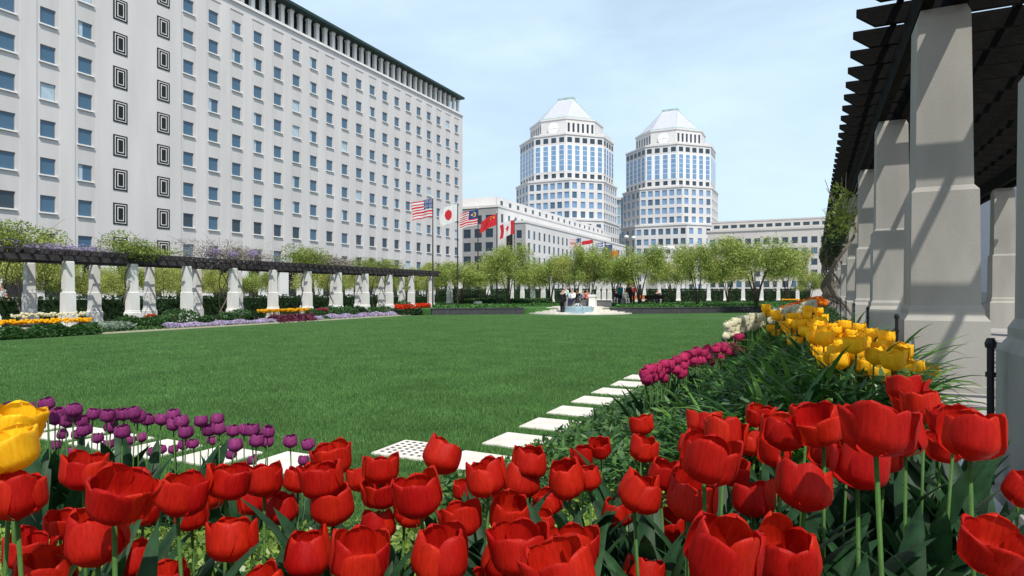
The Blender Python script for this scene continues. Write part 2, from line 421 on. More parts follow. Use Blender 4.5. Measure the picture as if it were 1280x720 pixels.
# ---------------------------------------------------------------- left slab building
B1 = thing('office_block', (-60,60,0), 'long ten-storey pale stone office block filling the left side behind the pergola', 'building')
XB = -60.0; YN = 102.3; Y0 = 18.0
cols = [.4185,.47,.5215,.573]+[.7475+.05125*k for k in range(19)]
rows = [5.95+3.26*k for k in range(9)]
orn = [.6254,.6988]
FH = 34.9; base = 4.2
holes = []; bays = []; wl = []
for ci, c in enumerate(cols):
    y = c*60; u = YN-y
    bays.append((u-.92, u+.92, .35, FH-base-.9, .07))
    for ri, z in enumerate(rows):
        holes.append((u-.62, u+.62, z-base-.73, z-base+.73))
        k = random.choice('bbbbbbhbhcb')
        if ri < 2 and random.random() < .5: k = 'd'
        wl.append(((XB, y, z), (1,0,0), 1.24, 1.46, k))
mb = MB(); facade(mb, (XB,YN,base), (1,0,0), YN-Y0, FH-base, holes, bays, hd=.36, mbay=1)
mb.box(XB-22, XB-.40, Y0+.1, YN-.1, 0, FH-.1, 2)
mb.quad((XB,YN,0),(XB-22,YN,0),(XB-22,YN,FH),(XB,YN,FH)); mb.quad((XB,Y0,0),(XB-22,Y0,0),(XB-22,Y0,FH),(XB,Y0,FH))
mb.quad((XB,Y0,FH),(XB,YN,FH),(XB-22,YN,FH),(XB-22,Y0,FH))
mb.build('wall', [M_wall, M_bay, M_dark], B1)
windows(B1, wl)
# ornaments: concentric rectangles, real stepped frames
om = MB()
w, h = 1.36, 2.05
for k, (sc, pr, mm) in enumerate([(1,.05,1),(.79,.06,0),(.69,.07,1),(.45,.08,0),(.34,.09,1)]):
    a = w/2*(sc); c = h/2-(w/2-a)*1.0
    om.box(-a, a, -.01, pr, -c, c, mm)
ome = om.mesh('ornament_panel', [M_white, M_black])
for c in orn:
    for z in [9.2+3.26*k-.15 for k in range(-1,9)]:
        M = Matrix(((0,1,0,0),(-1,0,0,c*60-60),(0,0,1,z),(0,0,0,1))); link('ornament_panel', ome, B1, mtx=M)
# cornice and colonnade
mb = MB(); mb.box(XB-22.2, XB+.22, Y0, YN+.2, FH+.004, FH+.32); mb.build('cornice', M_white, B1)
mb = MB(); mb.box(XB-20, XB-1.5, Y0, YN-2.6, FH+.33, FH+3.0); mb.build('loggia_wall', M_dark, B1)
pm = MB(); pm.box(-.22,.22,-.27,.27,0,2.55); pm.box(-.28,.28,-.33,.33,2.25,2.55)
pme = pm.mesh('pier', M_white)
for k in range(44):
    link('pier', pme, B1, loc=(-.5, YN-1.0-1.54*k-60, FH+.33))
mb = MB(); mb.box(XB-21, XB+.9, Y0, YN+.3-1, FH+2.9, FH+3.25); mb.build('roof', M_roofe, B1)
mb = MB(); mb.box(XB-20, XB-.6, Y0, YN-1.5, FH+3.26, FH+3.7); mb.build('roof_parapet', M_white, B1)
# ground storey: dark openings between white piers, white entrance portal
mb = MB(); mb.box(XB-12, XB-.8, Y0, YN, 0, base-.004); mb.build('ground_storey_recess', M_dark, B1)
k = 0
y = YN-.7
pgm = MB(); pgm.box(-.45,.45,-.7,.7,0,base-.01); pg = pgm.mesh('ground_pier', M_white)
while y > Y0+2:
    link('ground_pier', pg, B1, loc=(-.5, y-60, 0)); y -= 3.1
mb = MB(); mb.box(XB-.7,XB+.0,Y0,YN,0,1.1); mb.build('plinth', M_white, B1)
yA, yB = WX(262,XB+1.2), WX(298,XB+1.2)
mb = MB(); mb.box(XB-.5,XB+1.2,yA-.3,yA+.5,0,4.0); mb.box(XB-.5,XB+1.2,yB-.5,yB+.3,0,4.0); mb.box(XB-.5,XB+1.25,yA-.6,yB+.6,4.0,4.7); mb.build('entrance_portal', M_white, B1)
mb = MB(); mb.box(XB-.4,XB+.4,yA+.5,yB-.5,0,4.0); mb.build('entrance_door', M_dark, B1)

# ---------------------------------------------------------------- middle building (long low block running away)
def block(root, name, corner, Nn, Wd, Ht, z0, nwin, wz, ww, wh, m, kinds='bbd', first=1.6, step=None, hd=.14, wl=None):
    """adds a pierced wall to root; corner = left end seen from outside"""
    step = step or (Wd-2*first)/max(1,nwin-1); holes = []; wl = [] if wl is None else wl
    Nv = Vector(Nn).normalized(); U = Nv.cross(Vector((0,0,1)))
    # U runs to the right when seen from behind; place origin accordingly
    for i in range(nwin):
        u = first+step*i
        for z in wz:
            holes.append((u-ww/2,u+ww/2,z-wh/2,z+wh/2))
            c = Vector((corner[0],corner[1],z0))+U*u+Vector((0,0,z))
            wl.append((c, Nn, ww, wh, random.choice(kinds)))
    mb = MB(); facade(mb, (corner[0],corner[1],z0), Nn, Wd, Ht, holes, (), hd); mb.build(name, m, root)
    return wl
B2 = thing('low_office_building', (-66,140,0), 'long low pale stone office building running back behind the flags toward the towers', 'building')
wl = []
xF, yF, hF = -57.0, 124.5, 16.9; xT, yT, hT = -62.0, 121.0, 20.2; yE = 205
zr = [3.0,6.1,9.2,12.3,14.9][:5]
block(B2, 'wall', (xF,yE), (1,0,0), yE-yF, hF, 0, 27, [2.6,5.6,8.6,11.6,14.4], 1.15, 1.9, M_mid, 'bbbd', 1.8, wl=wl)
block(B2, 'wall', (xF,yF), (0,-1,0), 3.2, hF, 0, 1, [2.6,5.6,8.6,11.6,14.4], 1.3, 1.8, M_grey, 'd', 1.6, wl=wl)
block(B2, 'wall', (xT,yE), (1,0,0), yE-yT, hT, 0, 24, [14.6,17.9], 1.2, 1.9, M_mid, 'bbbd', 2.0, wl=wl)
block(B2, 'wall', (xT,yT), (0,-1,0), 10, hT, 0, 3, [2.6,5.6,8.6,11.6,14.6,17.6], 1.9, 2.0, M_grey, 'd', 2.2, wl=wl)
mb = MB()
mb.box(xT+.2,xF-.35,yF+.35,yE,0,hF-.2,1); mb.box(-80,xT-.35,yT+.35,yE,0,hT-.2,1)
mb.box(xT-.02,xF+.15,yF-.15,yE,hF,hF+.5); mb.box(-80,xT+.15,yT-.15,yE,hT,hT+.5)
mb.box(-80,-64.5,yT+4,yE,hT+.5,hT+3.0); mb.build('parapet', [M_mid, M_dark], B2)
wl2 = []
block(B2, 'upper_storey_wall', (-64.4,yE), (1,0,0), yE-yT-4, 2.4, hT+.5, 18, [1.2], 1.4, 1.2, M_mid, 'd', 2.5, wl=wl)
windows(B2, [(c,n,w,h,k) for c,n,w,h,k in wl], .09, False)

# ---------------------------------------------------------------- towers
def octa(cx, cy, half, card):         # half extent, half cardinal width
    return [(cx-card,cy-half),(cx+card,cy-half),(cx+half,cy-card),(cx+half,cy+card),(cx+card,cy+half),(cx-card,cy+half),(cx-half,cy+card),(cx-half,cy-card)]
def tower(px, Z, ztop, label):
    cx, cy = W(px, Z); cy += 0
    T = thing('office_tower', (cx,cy,0), label, 'tower', 'twin octagonal towers with pyramid roofs')
    st_ = ztop/82.3; s = st_*.94; wl = []
    def tier(nm, half, card, z0, z1, wz, ww, wh, ns, nd, kinds='b', m=M_tower):
        pts = octa(cx,cy,half,card); z0*=s; z1*=s
        for i in range(8):
            a = Vector(pts[i]); b = Vector(pts[(i+1)%8]); d = b-a; n = (d.y/d.length, -d.x/d.length, 0)
            mid = (a+b)/2; vis = (Vector((n[0],n[1])).dot(-mid)) > 0
            holes = []
            num = ns if i % 2 == 0 else nd
            # facade U = N x Z runs from b to a? compute
            U = Vector((n[0],n[1],0)).cross(Vector((0,0,1))); start = b if (a-b).dot(Vector((U.x,U.y))) > 0 else a
            if vis and num:
                st = d.length/num
                for k in range(num):
                    u = st*(k+.5)
                    for z in wz:
                        w2 = min(ww, st*.72)
                        holes.append((u-w2/2,u+w2/2,z*s-z0-wh/2,z*s-z0+wh/2))
                        wl.append((Vector((start.x,start.y,z*s))+U*u, n, w2, wh, random.choice(kinds)))
            mb = MB(); facade(mb, (start.x,start.y,z0), n, d.length, z1-z0, holes, (), .35); mb.build(nm, m, T)
        mb = MB(); inner = octa(cx,cy,half-.5,card-.2); mb.prism(inner, z0, z1-.1); mb.build('core', M_dark, T)
        mb = MB(); mb.prism(octa(cx,cy,half+.3,card+.12), z1, z1+.7); mb.build('cornice', M_tower, T)
    tier('lower_wall', 19.6, 10.7, 0, 31, [4,8,12,16,20,24,28.4], 2.0, 2.5, 7, 3, 'ggbd')
    tier('middle_wall', 19.1, 8.9, 31.8, 47.6, [33.6,37.6,41.6,45.4], 2.0, 2.5, 6, 4, 'ggb')
    tier('upper_wall', 18.3, 6.7, 48.4, 66.6, [49.9], 1.9, 1.8, 4, 5, 'dd')
    # the upper tier's tall glass strips and its row of attic windows
    pts = octa(cx,cy,18.3,6.7)
    lt = MB()
    ws = mat('white_spandrel', (.78,.79,.82), .5)
    for i in range(8):
        a = Vector(pts[i]); b = Vector(pts[(i+1)%8]); d = b-a; n = Vector((d.y,-d.x))/d.length
        if n.dot(-(a+b)/2) <= 0: continue
        num = 4 if i % 2 == 0 else 5; e = d/d.length
        def bar(mbx, u0, u1, z0, z1, o, mi=0):
            p = a+e*u0; q = a+e*u1; mbx.prism([tuple(p+n*o),tuple(q+n*o),tuple(q-n*.1),tuple(p-n*.1)], z0*s, z1*s, mi)
        lt = MB(); bar(lt, .25, d.length-.25, 51.6, 62.6, .06); lt.build('spandrel_panel', ws, T)
        for k in range(num):
            c = d.length/num*(k+.5); st = MB(); bar(st, c-.95, c+.95, 51.9, 62.3, .14)
            for zz in (54,56.1,58.2,60.3): bar(st, c-.95, c+.95, zz, zz+.18, .2, 1)
            st.build('window_strip', [M_glassb, ws], T); dk = MB(); bar(dk, c-1.0, c+1.0, 63.6, 65.6, .08); dk.build('attic_window', M_glassd, T)
    tier('crown_wall', 14.2, 5.4, 67.2, 74.2, [70.8], 1.0, 3.6, 0, 6, 'd')
    # round ornament on the south face of the crown
    mb = MB(); c = []; R = 2.3; n = 28
    ring = [(cx+R*math.cos(2*PI*k/n), cy-14.35, (70.6)*s+R*math.sin(2*PI*k/n)) for k in range(n)]
    b0 = len(mb.v); mb.v += ring+[(x,y-.4,z) for x,y,z in ring]; mb.f.append(tuple(range(b0+n,b0+2*n))); mb.m.append(0)
    for k in range(n):
        j = (k+1)%n; mb.f.append((b0+k,b0+j,b0+n+j,b0+n+k)); mb.m.append(0)
    mb.box(cx-.08,cx+.08,cy-14.82,cy-14.76,70.6*s-R,70.6*s+R,1); mb.box(cx-R,cx+R,cy-14.82,cy-14.76,70.6*s-.08,70.6*s+.08,1)
    mb.build('round_ornament', [mat('white_disc', (.82,.82,.84), .5), M_tower], T)
    # little gable block and corner turrets on the shoulder below the crown
    mb = MB(); mb.box(cx-5.2,cx+5.2,cy-17.0,cy-15.4,67.45*s,68.2*s); mb.build('shoulder_block', M_tower, T); mb = MB()
    mb.box(cx+15,cx+18.0,cy-5,cy+5,67.45*s,68.9*s); mb.build('shoulder_block', M_tower, T)
    # pyramid
    mb = MB(); b_ = octa(cx,cy,13.0,5.1); t_ = [(cx-3.2,cy-1.2),(cx+3.2,cy-1.2),(cx+3.3,cy-.9),(cx+3.3,cy+.9),(cx+3.2,cy+1.2),(cx-3.2,cy+1.2),(cx-3.3,cy+.9),(cx-3.3,cy-.9)]
    mb.prism(b_, 75.6*s, 81.6*st_, 0, t_); pr = mb.build('roof', M_pyr, T)
    mb = MB(); mb.prism(octa(cx,cy,13.3,5.3), 74.91*s, 75.59*s); mb.box(cx-3.5,cx+3.5,cy-1.4,cy+1.4,81.55*st_,82.3*st_)
    for p, q in zip(b_, t_): mb.tube([(p[0],p[1],75.6*s),(q[0],q[1],81.7*st_)], .10, 4)
    mb.build('copper_trim', M_roofg, T)
    windows(T, wl, .25, False)
    return T
tower(708, 262, 83.0, 'left one of the twin octagonal stone towers with pale pyramid roofs')
tower(838, 278, 83.0, 'right one of the twin octagonal stone towers with pale pyramid roofs')

# glass link between the towers
cx, cy = W(779, 285); gl = thing('glass_link', (cx,cy,0), 'pale blue curved glass link building between the twin towers', 'building')
mb = MB(); fr = MB(); pts = []
for k in range(13):
    t = PI*k/12; pts.append((cx-6*math.cos(t), cy-5*math.sin(t)))
mb.prism(pts, 0, 43.2); mb.build('glass_wall', mat('link_glass', (.34,.50,.60), .15, .1, .3, spec=.6), gl)
for k in range(13): fr.tube([(pts[k][0],pts[k][1],0),(pts[k][0],pts[k][1],43.2)], .22, 4)
for z in range(4, 44, 4): 
    for k in range(12): fr.tube([(pts[k][0],pts[k][1],z),(pts[k+1][0],pts[k+1][1],z)], .2, 4)
fr.build('mullions', mat('pale_mullion', (.6,.66,.7), .5), gl)
mb = MB(); mb.prism([(cx-6.3,cy-1),(cx-4.5,cy-4.6),(cx,cy-5.9),(cx+4.5,cy-4.6),(cx+6.3,cy-1),(cx+6.3,cy+2),(cx-6.3,cy+2)], 43.21, 44.2); mb.build('parapet', M_tower, gl)

# far right office block
B3 = thing('far_office_building', (-5,215,0), 'long grey-beige stone office building behind the trees at right', 'building')
wl = []; yb = 212
xl, xr = -31.5, 26
block(B3, 'wall', (xr,yb), (0,-1,0), xr-xl, 21.2, 0, 21, [4.2,7.6,11,14.4,17.8], 1.75, 2.0, M_far, 'dddb', 1.6, wl=wl)
mb = MB(); mb.box(xl,xr,yb+.4,yb+30,0,21.1,1); mb.box(xl-.2,xr,yb-.3,yb+30,21.2,21.8); mb.box(xl+1,xr,yb+2.4,yb+30,21.81,24.4)
mb.box(xl+.8,xr,yb+2.1,yb+30,24.41,24.9); mb.build('parapet', [M_far, M_dark], B3)
wl2 = []
holes = []
block(B3, 'attic_wall', (xr,yb+2.2), (0,-1,0), xr-xl-1, 2.55, 21.82, 21, [1.2], 1.9, 1.1, M_far, 'd', 1.6, hd=.15, wl=wl)
windows(B3, wl, .09, False)
# white arched gateway far behind the trees
gx, gy = W(834, 150); gt = thing('arched_gateway', (gx,gy,0), 'small white arched gateway structure far behind the trees below the right tower', 'gateway')
mb = MB()
for i in range(-2,3): mb.box(gx+i*1.9-.3,gx+i*1.9+.3,gy-.4,gy+.4,0,9.3)
mb.build('column', M_white, gt)
mb = MB(); n = 14; arc = [(gx+5*math.cos(PI*k/n), gy, 9.3+3.0*math.sin(PI*k/n)) for k in range(n+1)]
mb.tube(arc, .45, 6); mb.box(gx-5.4,gx+5.4,gy-.5,gy+.5,9.0,9.7); mb.build('arch', M_white, gt)
mb = MB(); gx2, gy2 = W(817, 150); mb.prism([(gx2-2.6,gy2-.4),(gx2+2.6,gy2-.4),(gx2+2.6,gy2+6),(gx2-2.6,gy2+6)], 0, 10)
mb.v += [(gx2-2.9,gy2-.5,10),(gx2+2.9,gy2-.5,10),(gx2,gy2-.5,12.6),(gx2-2.9,gy2+6,10),(gx2+2.9,gy2+6,10),(gx2,gy2+6,12.6)]; b0 = len(mb.v)-6
mb.f += [(b0,b0+1,b0+2),(b0+3,b0+5,b0+4),(b0,b0+2,b0+5,b0+3),(b0+1,b0+4,b0+5,b0+2)]; mb.m += [1,0,0,0]
o = mb.build('glass_gable_pavilion', [M_grey, M_glassb], None, org=(gx2,gy2,0)); o.location = (gx2,gy2,0); tag(o, 'small grey pavilion with a blue glass gable far behind the trees', 'building')
# right side building behind the terrace
B4 = thing('side_building', (9.6,20,0), 'pale lavender-grey building wall seen through the right pergola', 'building')
mb = MB(); mb.box(9.6,22,14,80,0,12); mb.build('wall', mat('lavender_render', (.50,.50,.56), .85, .05, .5), B4)
mb = MB(); mb.box(9.4,9.6,14,80,.85,1.5); mb.build('plinth', M_grey, B4)
mb = MB()
ya = WX(1262, 9.4); 
mb.box(9.35,9.45,23.5,25.2,3.3,5.6); o = mb.build('banner', mat('maroon_banner', (.28,.03,.07), .7, .2, 4)); tag(o, 'maroon banner hanging on the pale wall behind the right pergola', 'banner')

# ---------------------------------------------------------------- pillars and pergolas
PROF = [(.27,0),(.27,.04),(.232,.041),(.230,.45),(.205,.49),(.205,.52),(.190,.55),(.183,1.29),(.158,1.325),(.146,2.44),(.125,2.50)]
pme = MB(); pme.stack(0,0,PROF); PILL = pme.mesh('pillar', M_pill)
bvm = None
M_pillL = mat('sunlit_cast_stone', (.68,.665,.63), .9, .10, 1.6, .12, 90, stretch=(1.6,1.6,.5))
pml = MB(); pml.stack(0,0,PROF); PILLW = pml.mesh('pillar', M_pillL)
def pergola(name, label, xf, xb, ys, z0, y0, y1, tip, side, pm, beam_z, wood=None):
    wood = wood or M_wood
    """side=+1: lawn side is -x"""
    org = ((xf+xb)/2, (y0+y1)/2, z0); R = thing(name, org, label, 'pergola')
    for y in ys:
        for x in (xf, xb): link('pillar', pm, R, loc=(x-org[0], y-org[1], 0))
    zb = z0+beam_z
    for x in (xf, xb):
        for dx in (-.10,.10):
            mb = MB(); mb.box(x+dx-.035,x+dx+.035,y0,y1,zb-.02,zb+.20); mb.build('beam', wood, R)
    xo = xf-side*tip; xi = xb+side*.45
    lo, hi = min(xo,xi), max(xo,xi)
    rm = MB(); Lr = hi-lo; h0, h1 = .0, .15
    # rafter with splayed ends
    rm.v += [(0,-.022,.10),(0,.022,.10),(0,-.022,h1),(0,.022,h1),(.13,-.022,h0),(.13,.022,h0),(Lr-.13,-.022,h0),(Lr-.13,.022,h0),(Lr,-.022,.10),(Lr,.022,.10),(Lr,-.022,h1),(Lr,.022,h1)]
    rm.f += [(0,4,6,8,10,2),(1,3,11,9,7,5),(0,1,5,4),(4,5,7,6),(6,7,9,8),(8,9,11,10),(2,10,11,3),(0,2,3,1)]; rm.m += [0]*8
    rme = rm.mesh('rafter', wood)
    y = y0+.15; n = 0
    while y < y1-.1 and n < 95:
        link('rafter', rme, R, loc=(lo-org[0], y-org[1], zb+.203-z0)); y += .47; n += 1
    x = lo+.3; n = 0
    while x < hi-.15:
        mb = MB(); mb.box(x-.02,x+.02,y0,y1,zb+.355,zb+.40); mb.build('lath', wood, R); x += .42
    return R
ysR = [2.28]+[5.03+2.98*k for k in range(10)]
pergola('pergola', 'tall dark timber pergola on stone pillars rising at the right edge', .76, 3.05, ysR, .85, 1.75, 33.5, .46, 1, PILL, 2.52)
ysL = [6.5+2.49*k for k in range(14)]
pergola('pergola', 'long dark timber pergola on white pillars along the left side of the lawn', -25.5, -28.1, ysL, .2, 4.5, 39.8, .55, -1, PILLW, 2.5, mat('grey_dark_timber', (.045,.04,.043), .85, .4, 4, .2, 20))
# far pergola pillars, free standing behind the grove
cols_f = [(562,52),(610,64),(640,66),(653,68),(666,60),(679,63),(690,64),(715,72),(726,72),(739,70),(748,66),(755,66),(762,64),(781,70),(797,66),(805,66),(824,70),(848,70),(886,72),(907,70),(929,70),(952,70),(973,70),(997,70)]
for i, (px, Z) in enumerate(cols_f):
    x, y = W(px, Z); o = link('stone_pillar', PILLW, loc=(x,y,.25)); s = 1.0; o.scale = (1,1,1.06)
    tag(o, 'white tapered stone pillar standing behind the grove, %s from the left' % ordw(i+1), 'pillar', 'white pillars behind the trees')
# dark low fence posts
for i in range(9):
    y = 2.38+2.45*i; mb = MB(); mb.tube([(0,0,-.45),(0,0,.45)], .010, 8); mb.tube([(0,0,.45),(0,0,.465),(0,0,.48)], [.014,.016,.010], 8); mb.tube([(0,0,.36),(0,0,.375)], .014, 8)
    o = mb.build('fence_post', M_black); o.location = (.49, y, .86); tag(o, 'thin black metal post beside the right pergola pillars, %s nearest the camera' % ordw(i+1), 'post', 'thin black posts along the right pergola')

# ---------------------------------------------------------------- trees
def tree_meshes(seed, h, r, m, n=5200, ls=.10):
    random.seed(seed); trunk = MB(); tips = []
    ns = random.randint(4,6)
    for k in range(ns):
        a = 2*PI*k/ns+random.uniform(-.4,.4); sp = r*random.uniform(.25,.5)
        p0 = (random.uniform(-.08,.08), random.uniform(-.08,.08), -.1); 
        p1 = (math.cos(a)*sp*.3, math.sin(a)*sp*.3, h*.28); p2 = (math.cos(a)*sp*.75, math.sin(a)*sp*.75, h*.55); p3 = (math.cos(a)*sp*1.1, math.sin(a)*sp*1.1, h*.85)
        trunk.tube([p0,p1,p2,p3], [.07,.055,.035,.012], 6)
        for q in range(9):
            t = random.uniform(.25,1); base = Vector(p1).lerp(Vector(p3), t); aa = a+random.uniform(-1.3,1.3)
            ln = r*random.uniform(.35,.75)*(1.1-.4*t)
            tip = base+Vector((math.cos(aa)*ln, math.sin(aa)*ln, random.uniform(.1,.5)*ln+.15))
            midp = base.lerp(tip,.5)+Vector((0,0,.08)); trunk.tube([base,midp,tip], [.022,.014,.005], 4)
            tips += [tip, midp.lerp(tip,.4)]
    C = []
    per = n//(len(tips)+40)
    for t in tips: C.append(rng.normal(size=(per,3))*np.array([.30,.30,.24])*r/2.3+np.array(t))
    for q in range(40):
        d = rng.normal(size=3); d /= np.linalg.norm(d); d[2] = abs(d[2])*.9-.25
        c = np.array([0,0,h*.55])+d*np.array([r*.92,r*.92,h*.42]); C.append(rng.normal(size=(per,3))*np.array([.26,.26,.22])*r/2.3+c)
    C = np.concatenate(C); C = C[C[:,2] > h*.24+.5*np.sin(C[:,0]*2.1+seed)*.3]
    return trunk.mesh('trunk', M_bark, True), npmesh('crown', leafverts(C, ls, .55, .2), 4, m)
TM = [tree_meshes(11, 5.5, 2.7, M_treeA, 21000, .125), tree_meshes(12, 5.5, 2.6, M_treeB, 20000, .125), tree_meshes(13, 5.5, 2.8, M_treeA, 19000, .125), tree_meshes(14, 5.5, 2.5, M_treeB, 22000, .12)]
def tree(x, y, z, h, wsc, v, label, group):
    T = thing('tree', (x,y,z), label, 'tree', group); s = h/5.5
    T.scale = (wsc*s*random.uniform(.85,1.15), wsc*s*random.uniform(.85,1.15), s*random.uniform(.9,1.1)); T.rotation_euler.z = random.uniform(0,6.28)
    link('trunk', TM[v][0], T); link('crown', TM[v][1], T); return T
random.seed(5)
grove = [(548,330,22,56),(576,320,34,49),(606,330,24,58),(636,308,36,50),(664,328,24,60),(688,320,28,54),(716,314,32,52),(738,314,34,50),(768,322,26,58),(800,310,40,49),(840,318,28,58),(872,301,40,47),(910,316,28,56),(945,290,48,46),(984,316,24,58),(1012,336,18,66)]
for i, (px, ty, hw, Z) in enumerate(grove):
    x, y = W(px, Z); h = ZH(ty, Z)-.4; r = hw/F*Z
    tree(x, y, .4, h, r/(2.75*h/5.5), i % 4, 'multi-stemmed spring green tree in the grove behind the granite wall, %s from the left' % ordw(i+1), 'young trees in the grove')
lt = [(-8,282,50,36),(28,285,40,34),(70,322,28,36),(118,328,28,37),(160,322,26,40),(205,332,26,40),(228,330,24,46),(272,328,26,44),(322,334,22,48),(395,318,24,46),(418,328,20,52),(452,320,20,54),(478,328,18,56),(506,330,18,58),(528,332,18,60)]
for i, (px, ty, hw, Z) in enumerate(lt):
    x, y = W(px, Z); h = ZH(ty, Z)-.1; r = hw/F*Z
    tree(x, y, .1, h, r/(2.75*h/5.5), (i+1) % 4, 'leafy green tree behind the left pergola, %s from the left' % ordw(i+1), 'trees behind the left pergola')
# hedges
def hedge(name, pts, hgt, wd, label, n=9000, z=.1, m=M_hedge, ls=.09):
    C = []
    (x0,y0),(x1,y1) = pts
    t = rng.uniform(0,1,n); d = np.array([x1-x0,y1-y0]); L_ = np.hypot(*d); nn = np.array([-d[1],d[0]])/L_
    s = rng.uniform(-.5,.5,n); zz = rng.uniform(0,1,n)
    f = rng.integers(0,3,n); s = np.where(f==0,-.5,np.where(f==1,.5,s)); zz = np.where(f==2,1,zz)
    C = np.stack([x0+d[0]*t+nn[0]*s*wd, y0+d[1]*t+nn[1]*s*wd, z+zz*hgt],1)+rng.normal(size=(n,3))*.05
    loc = ((x0+x1)/2,(y0+y1)/2,z); R = thing(name, loc, label, 'hedge')
    leafobj('foliage', C, ls*1.6, m, R, loc)
    q = MB(); a = nn*wd*.42; q.prism([(x0-a[0],y0-a[1]),(x1-a[0],y1-a[1]),(x1+a[0],y1+a[1]),(x0+a[0],y0+a[1])], z-.05, z+hgt*.93); q.build('branches', M_hedge, R)
hedge('hedge', [(-30.2,3),(-30.2,60)], 1.15, 1.2, 'dark clipped hedge running behind the left pergola', 16000)
x0,y0 = W(560,53); x1,y1 = W(690,53)
hedge('hedge', [W(545,80),W(1010,80)], 1.9, 1.5, 'tall dark hedge beyond the white pillars behind the grove', 16000, .0, M_hedge, .14)
hedge('hedge', [(x0,y0),(x1,y1)], .55, 1.4, 'low green hedge behind the granite wall left of the fountain', 6000, .38, M_shrub)
x0,y0 = W(800,60); x1,y1 = W(1010,66)
hedge('hedge', [(x0,y0),(x1,y1)], .22, 1.2, 'dark low hedge in front of the white pillars at right of the grove', 7000, .38, M_hedge)
# grove ground cover
n = 26000; t = rng.uniform(0,1,n); pxs = 540+t*450; Zs = rng.uniform(0,1,n)*16
base = np.interp(pxs, [540,655,764,864,958,990], [42,44.2,44.2,45.2,49,50.5]); Zs = base+Zs
u = (pxs-640)/F; C = np.stack([Zs*(-SA+u*CA), Zs*(CA+u*SA), np.full(n,.42)+rng.uniform(0,.2,n)],1)
C = C[~((pxs > 650)&(pxs < 770)&(Zs < 49))]
o = leafobj('ground_cover', C, .17, leafmat('grove_cover_leaf', (.06,.17,.035))); tag(o, 'low green ground cover spread under the grove trees', 'ground cover', kind='stuff')

# ---------------------------------------------------------------- flags
def flagmesh(name, fn, mats, w=1.7, h=1.15, sag=.35, ph=0, nx=48, ny=30):
    mb = MB()
    def pos(u, v):     # u from pole 0..1, v 0 bottom..1 top
        x = -u*w*.92; z = (v-1)*h - sag*u*(.6+.4*u)+.03*math.sin(9*u+ph); y = .10*math.sin(u*8+ph+v*1.4)*min(1,u*3); return (x*(1-.04*math.sin(5*v+ph)), y, z)
    for i in range(nx):
        for j in range(ny):
            u0,u1,v0,v1 = i/nx,(i+1)/nx,j/ny,(j+1)/ny
            mb.quad(pos(u0,v0),pos(u1,v0),pos(u1,v1),pos(u0,v1), m=fn((u0+u1)/2,(v0+v1)/2))
    me = mb.mesh(name, mats, True); return me
FM = [mat('flag_white', (.80,.80,.80), .8, trans=.3), mat('flag_red', (.62,.03,.04), .8, trans=.3), mat('flag_blue', (.03,.06,.22), .8, trans=.3), mat('flag_yellow', (.80,.55,.05), .8, trans=.3), mat('flag_orange', (.65,.2,.03), .8, trans=.3)]
def f_us(u, v):
    if u < .42 and v > .46:
        a = (u/.42*9) % 1; c = ((v-.46)/.54*7) % 1; return 0 if (a-.5)**2+(c-.5)**2 < .06 else 2
    return 1 if int(v*13) % 2 == 0 else 0
def f_jp(u, v): return 1 if ((u-.5)*1.5)**2+(v-.5)**2 < .3**2 else 0
def f_my(u, v):
    if u < .5 and v > .43:
        x, y = (u-.2)*1.5, v-.71
        if x*x+y*y < .16**2 and (x-.06)**2+y*y > .13**2: return 3
        x, y = (u-.32)*1.5, v-.71; an = math.atan2(y,x); r = math.hypot(x,y)
        if r < .075+.03*math.cos(14*an): return 3
        return 2
    return 1 if int((1-v)*14) % 2 == 0 else 0
def f_cn(u, v):
    x, y = (u-.17)*1.5, v-.75; an = math.atan2(x,y); r = math.hypot(x,y)
    if r < .07+.045*math.cos(5*an): return 3
    for cx_, cy_ in ((.33,.9),(.4,.8),(.4,.68),(.33,.58)):
        if math.hypot((u-cx_)*1.5, v-cy_) < .03: return 3
    return 1
def f_ca(u, v):
    if u < .25 or u > .75: return 1
    x, y = (u-.5)*2.0, (v-.52)*1.05; an = math.atan2(x,y); r = math.hypot(x,y)
    return 1 if (r < .20+.10*math.cos(3*an)*math.cos(an*2)+.04*math.cos(11*an)) or (abs(x)<.02 and -.38<y<0) else 0
def f_gr(u, v):
    if u < .37 and v > .45: return 0 if abs(u-.185)<.04 or abs(v-.72)<.06 else 2
    return 2 if int(v*9) % 2 == 0 else 0
def f_band(u, v): return 1 if v > .5 else 0
def f_blue(u, v): return 3 if ((u-.5)*1.5)**2+(v-.5)**2 < .15**2 else 2
def f_or(u, v): return 4
names = [('united states style striped flag with a blue starred canton, leftmost on the nearer poles', f_us), ('white flag with a red disc on the second nearer pole', f_jp),
         ('red and white striped flag with yellow crescent on blue, third nearer pole', f_my), ('plain red flag with small yellow stars on the fourth nearer pole', f_cn), ('red and white flag with a maple leaf on the fifth nearer pole', f_ca)]
ppx = [541,572,597.5,621,643]; ptop = [248,254,261,266,274]; pz = [43.8,46.6,49.4,52.0,55.9]
fang = [math.atan2(SA,CA)]*5
